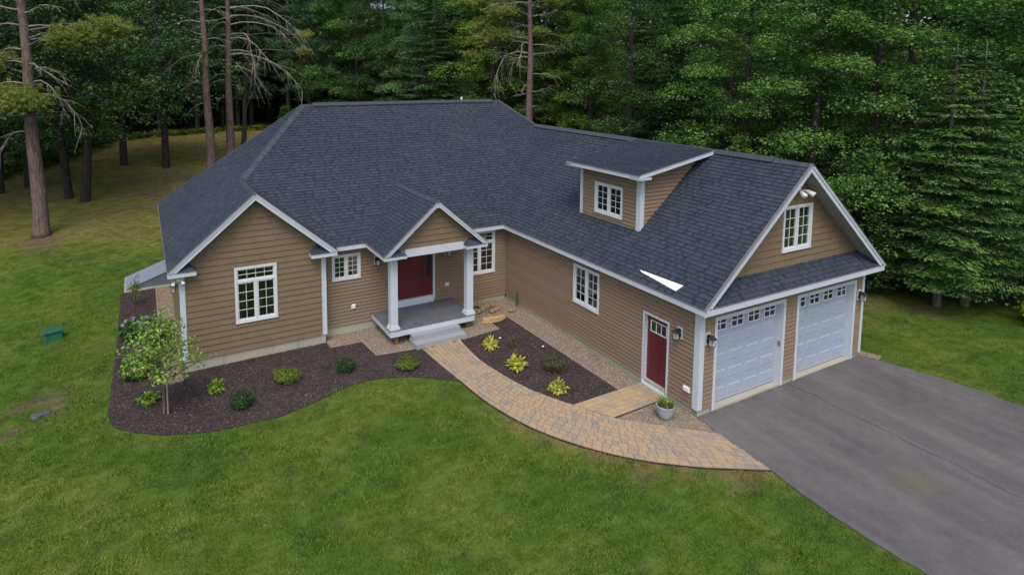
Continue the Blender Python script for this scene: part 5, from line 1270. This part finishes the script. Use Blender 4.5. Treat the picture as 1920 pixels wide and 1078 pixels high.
# ---- tall pines with dead branches and sparse needle clumps
def pine(x,y,H,r,lean,dead,clumps,label,mat='pinebark',flare=1.35,seed=0,crown=True):
    rr=random.Random(seed); g=empty('pine_tree',(x,y,gz(x,y)-.1),label,'pine'); m=MB(); pts=[];rad=[]
    for k in range(12): f=k/11; pts.append((lean[0]*f+.05*math.sin(k*1.3),lean[1]*f,H*f)); rad.append(r*(1-.72*f)*(flare if k==0 else 1))
    pts.insert(1,(lean[0]*.015,0,.35)); rad.insert(1,r*1.06); m.tube(pts,rad,12); obj('trunk',m,mat,g,smooth=True)
    at=lambda z:Vector((lean[0]*z/H,lean[1]*z/H,z)); b=MB(); 
    for z,a,L,dr in dead:
        b=MB(); z+=rr.uniform(-.25,.25); L*=rr.uniform(.75,1.15); dr+=rr.uniform(-.2,.25)
        d=Vector((math.cos(a),math.sin(a),0)); p=at(z)+d*r*.5; path=[p]; v=Vector((d.x,d.y,rr.uniform(.05,.25))); n=7; r0=.022+.0065*L
        for k in range(n): p=p+v*(L/n)/max(v.length,.1); path.append(p.copy()); v+=Vector((rr.uniform(-.34,.34),rr.uniform(-.34,.34),-dr*.42+rr.uniform(-.26,.26)))
        b.tube(path,[r0*(1-k/(n+.6)) for k in range(n+1)],5,False)
        for k in range(2,n+1):
            for _ in range(2):
                if rr.random()<.85:
                    q=path[k]; w=(path[k]-path[k-1]).normalized()+Vector((rr.uniform(-.9,.9),rr.uniform(-.9,.9),rr.uniform(-.9,.25))); l=L*rr.uniform(.10,.28); q2=q+w*l*.5; q3=q2+(w+Vector((rr.uniform(-.3,.3),0,-.5)))*l*.45
                    b.tube([q,q2,q3],[.014,.010,.004],4,False)
        obj('dead_branch',b,'deadwood',g)
    if clumps:
        V=[]
        for z,a,q,s,n in clumps:
            C=at(z)+Vector((math.cos(a)*q,math.sin(a)*q,0)); lb=MB(); obj('live_branch',lb.tube([at(z-.2)+Vector((math.cos(a)*r*.6,math.sin(a)*r*.6,0)),(at(z)+C)/2+Vector((0,0,.15)),C],[.05,.035,.015],5,False),'greybark',g)
            nt_=int(n*3); cc=np.array(C)+NR.normal(size=(nt_,3))*np.array([s*.42,s*.42,s*.20]); th=NR.uniform(0,6.28,(nt_,22)); ph=NR.uniform(-.3,1.4,(nt_,22))
            D=np.stack([np.cos(th)*np.cos(ph),np.sin(th)*np.cos(ph),np.sin(ph)],2).reshape(-1,3); P=np.repeat(cc,22,0); Nn=nrm(NR.normal(size=D.shape)); V.append(leaves(P,D,Nn,NR.uniform(.14,.24,len(D)),np.full(len(D),.026)))
        link('crown',npmesh('crown',np.concatenate(V),4,'pine'),g)
    return g
ca=math.atan2(CR.y,CR.x)  # bearing of picture-right, only used to aim the branches as they grow
LF,RT=ca+math.pi,ca
rd=random.Random(5)
dead1=[(z_,a+rd.uniform(-.5,.5),l,d) for z_,a,l,d in [(6.0,LF,2.6,.9),(6.9,LF,2.4,.7),(7.7,RT,4.0,.75),(8.2,LF,3.4,.5),(8.3,RT,2.4,.9),(9.3,LF,3.,.3),(9.6,RT,2.8,.3),(10.4,LF,3.2,.4),(10.6,RT,3.2,.15),(11.2,RT,3.6,.1),(11.3,LF,3.,.4),(12.1,RT,3.,.1),(12.2,LF,3.2,.2),(12.9,LF,3.,.2),(13.3,RT,3.6,.1),(13.9,LF,3.,.3),(7.2,LF+.8,2.4,.7),(9.,RT+.9,2.4,.5),(14.6,RT,3,.2)]]
cl1=[(7.6,RT-1.4,.8,1.6,110),(7.2,LF+1.6,1.0,1.1,50),(8.0,LF+.4,.9,.9,36),(11.0,RT-.1,3.0,1.4,100),(11.4,RT+.1,4.4,1.4,100),(10.6,RT-.3,2.4,.8,40),(11.4,RT-.1,5.0,.7,30),(9.7,LF+.2,1.9,1.5,90),(9.2,LF,2.6,1.2,60),(14.0,RT,2.4,1.3,60),(15,LF,2.2,1.3,60),(15.6,RT,1.5,1.4,70),(16.5,LF,1.4,1.5,70),(17.5,RT,.8,1.5,70),(13.6,LF+.3,3.,1.,50)]
pine(-18.09,29.45,18.5,.40,(-.25,.2),dead1,cl1,'thick big-trunked pine standing alone at the left of the back lawn',seed=1)
dead2=[(z_,a+rd.uniform(-.6,.6),l,d) for z_,a,l,d in [(5.2,LF,1.3,.8),(7.2,LF,1.5,.3),(8.4,LF,2.6,1.1),(8.9,LF,3.4,.8),(9.5,LF,3.8,.7),(10.1,LF,3.8,.9),(10.8,LF,4.2,.5),(11.3,LF,4.6,.5),(11.9,LF,5.2,.4),(12.5,LF,5.,.4),(13.1,LF,5.,.4),(10.4,RT,1.8,.5),(11.6,RT,2.2,.4),(12.8,RT,2.6,.4),(9.2,LF+1,2.,.9),(13.8,LF,5,.4)]]
pine(-8.3,41.9,19,.36,(-.3,.1),dead2,[(17,RT,1.5,1.4,60),(18,LF,1.2,1.4,60),(16,LF,2,1.3,60)],'left one of the two straight tall pines behind the left hip',seed=2)
dead3=[(z_,a+rd.uniform(-.4,.4),l,d) for z_,a,l,d in [(5.6,LF,1.3,.2),(6.7,RT,1.2,.9),(7.0,LF,2.2,.4),(7.6,LF,2.4,.4),(7.8,RT,1.6,.5),(8.6,LF,2.6,1.0),(9.0,RT,6.6,.75),(9.6,RT,5.6,.9),(9.8,LF,4.4,1.3),(10.3,RT,7.,.6),(10.7,LF,4.2,1.4),(11.0,RT,4.4,.9),(11.6,RT,7.,.55),(11.9,LF,3.,1.1),(12.4,RT,6.,.7),(13.0,RT,7.2,.5),(13.2,LF,3.,.8),(13.8,RT,6.,.4),(8.2,RT,4.4,.8),(12.9,RT+.5,5,.5),(9.2,RT,3.,1.4)]]
pine(-6.46,45.52,20,.36,(.35,0),dead3,[(17,RT,1.5,1.4,60),(18,LF,1.2,1.4,60),(10.8,RT+.2,6.2,.9,30),(9.4,RT,6.4,.7,24)],'right one of the two straight tall pines behind the left hip',seed=3)
pine(-5.2,47.4,17,.24,(1.3,.2),[(9,RT,2,.5),(10.5,LF,2,.4)],[(6.0,LF+1,.5,.5,12),(8.0,RT,.6,.5,12),(15,RT,1.2,1.3,50)],'slimmer curving trunk just right of the two tall pines','bark',seed=4)
# pine rising behind the right end of the main ridge
dead5=[(z_,a+rd.uniform(-.5,.5),l,d) for z_,a,l,d in [(6.2,LF,.5,0),(6.6,RT,.5,0),(7.2,LF,.9,0),(7.3,RT,2.,.1),(8.2,LF,.9,.4),(8.6,RT,2.2,.1),(9.2,LF,1.,-.2),(9.8,LF,3.,1.),(10.1,LF,4.4,.8),(10.4,RT,2.4,.1),(10.8,LF,3.8,.4),(11.1,RT,2.8,.0),(11.5,LF,3.6,.3),(12.,RT,3,.1),(12.2,LF,3.,.2),(13,RT,2.4,-.1),(11.0,LF+.5,3,.9),(13.6,LF,3,0)]]
cl5=[(11.6,LF,2.2,1.1,60),(11.2,LF,3.6,1.,60),(12.4,LF-.2,3.2,1.1,60),(13.2,LF+.2,2.2,1.2,60),(11.8,RT,.7,.7,30),(14.,RT,1.8,1.2,60),(10.2,LF,4.2,.7,30),(13.9,LF,3.4,1.1,60),(15,RT,1.2,1.4,60),(16,LF,1,1.4,60)]
pine(11.6,26.2,18,.33,(-.1,.0),dead5,cl5,'lone pine rising behind the right end of the main ridge',seed=5)
dead6=[(z_,rd.uniform(0,6.28),rd.uniform(1.2,2.6),rd.uniform(0,.4)) for z_ in np.arange(6,15,.3)]
pine(22.3,14.6,19,.42,(.3,0),dead6,[(17,0,1.5,1.4,60),(18,3,1.2,1.4,60)],'brown-trunked pine with dead twigs high behind the garage ridge',seed=6)

# trees that would share a description are told apart by their order in it
seen_labels={}
for o in COL.objects:
    if o.parent is None and o.get('category') in ('tree','fir') and o.get('group'): seen_labels.setdefault(o['label'],[]).append(o)
for lab,L in seen_labels.items():
    if len(L)>1:
        L.sort(key=lambda o:screen(o.location.x,o.location.y,6)[0])
        for k,o in enumerate(L): o['label']=lab+', '+['first','second','third','fourth','fifth','sixth','seventh','eighth'][min(k,7)]+' from left'
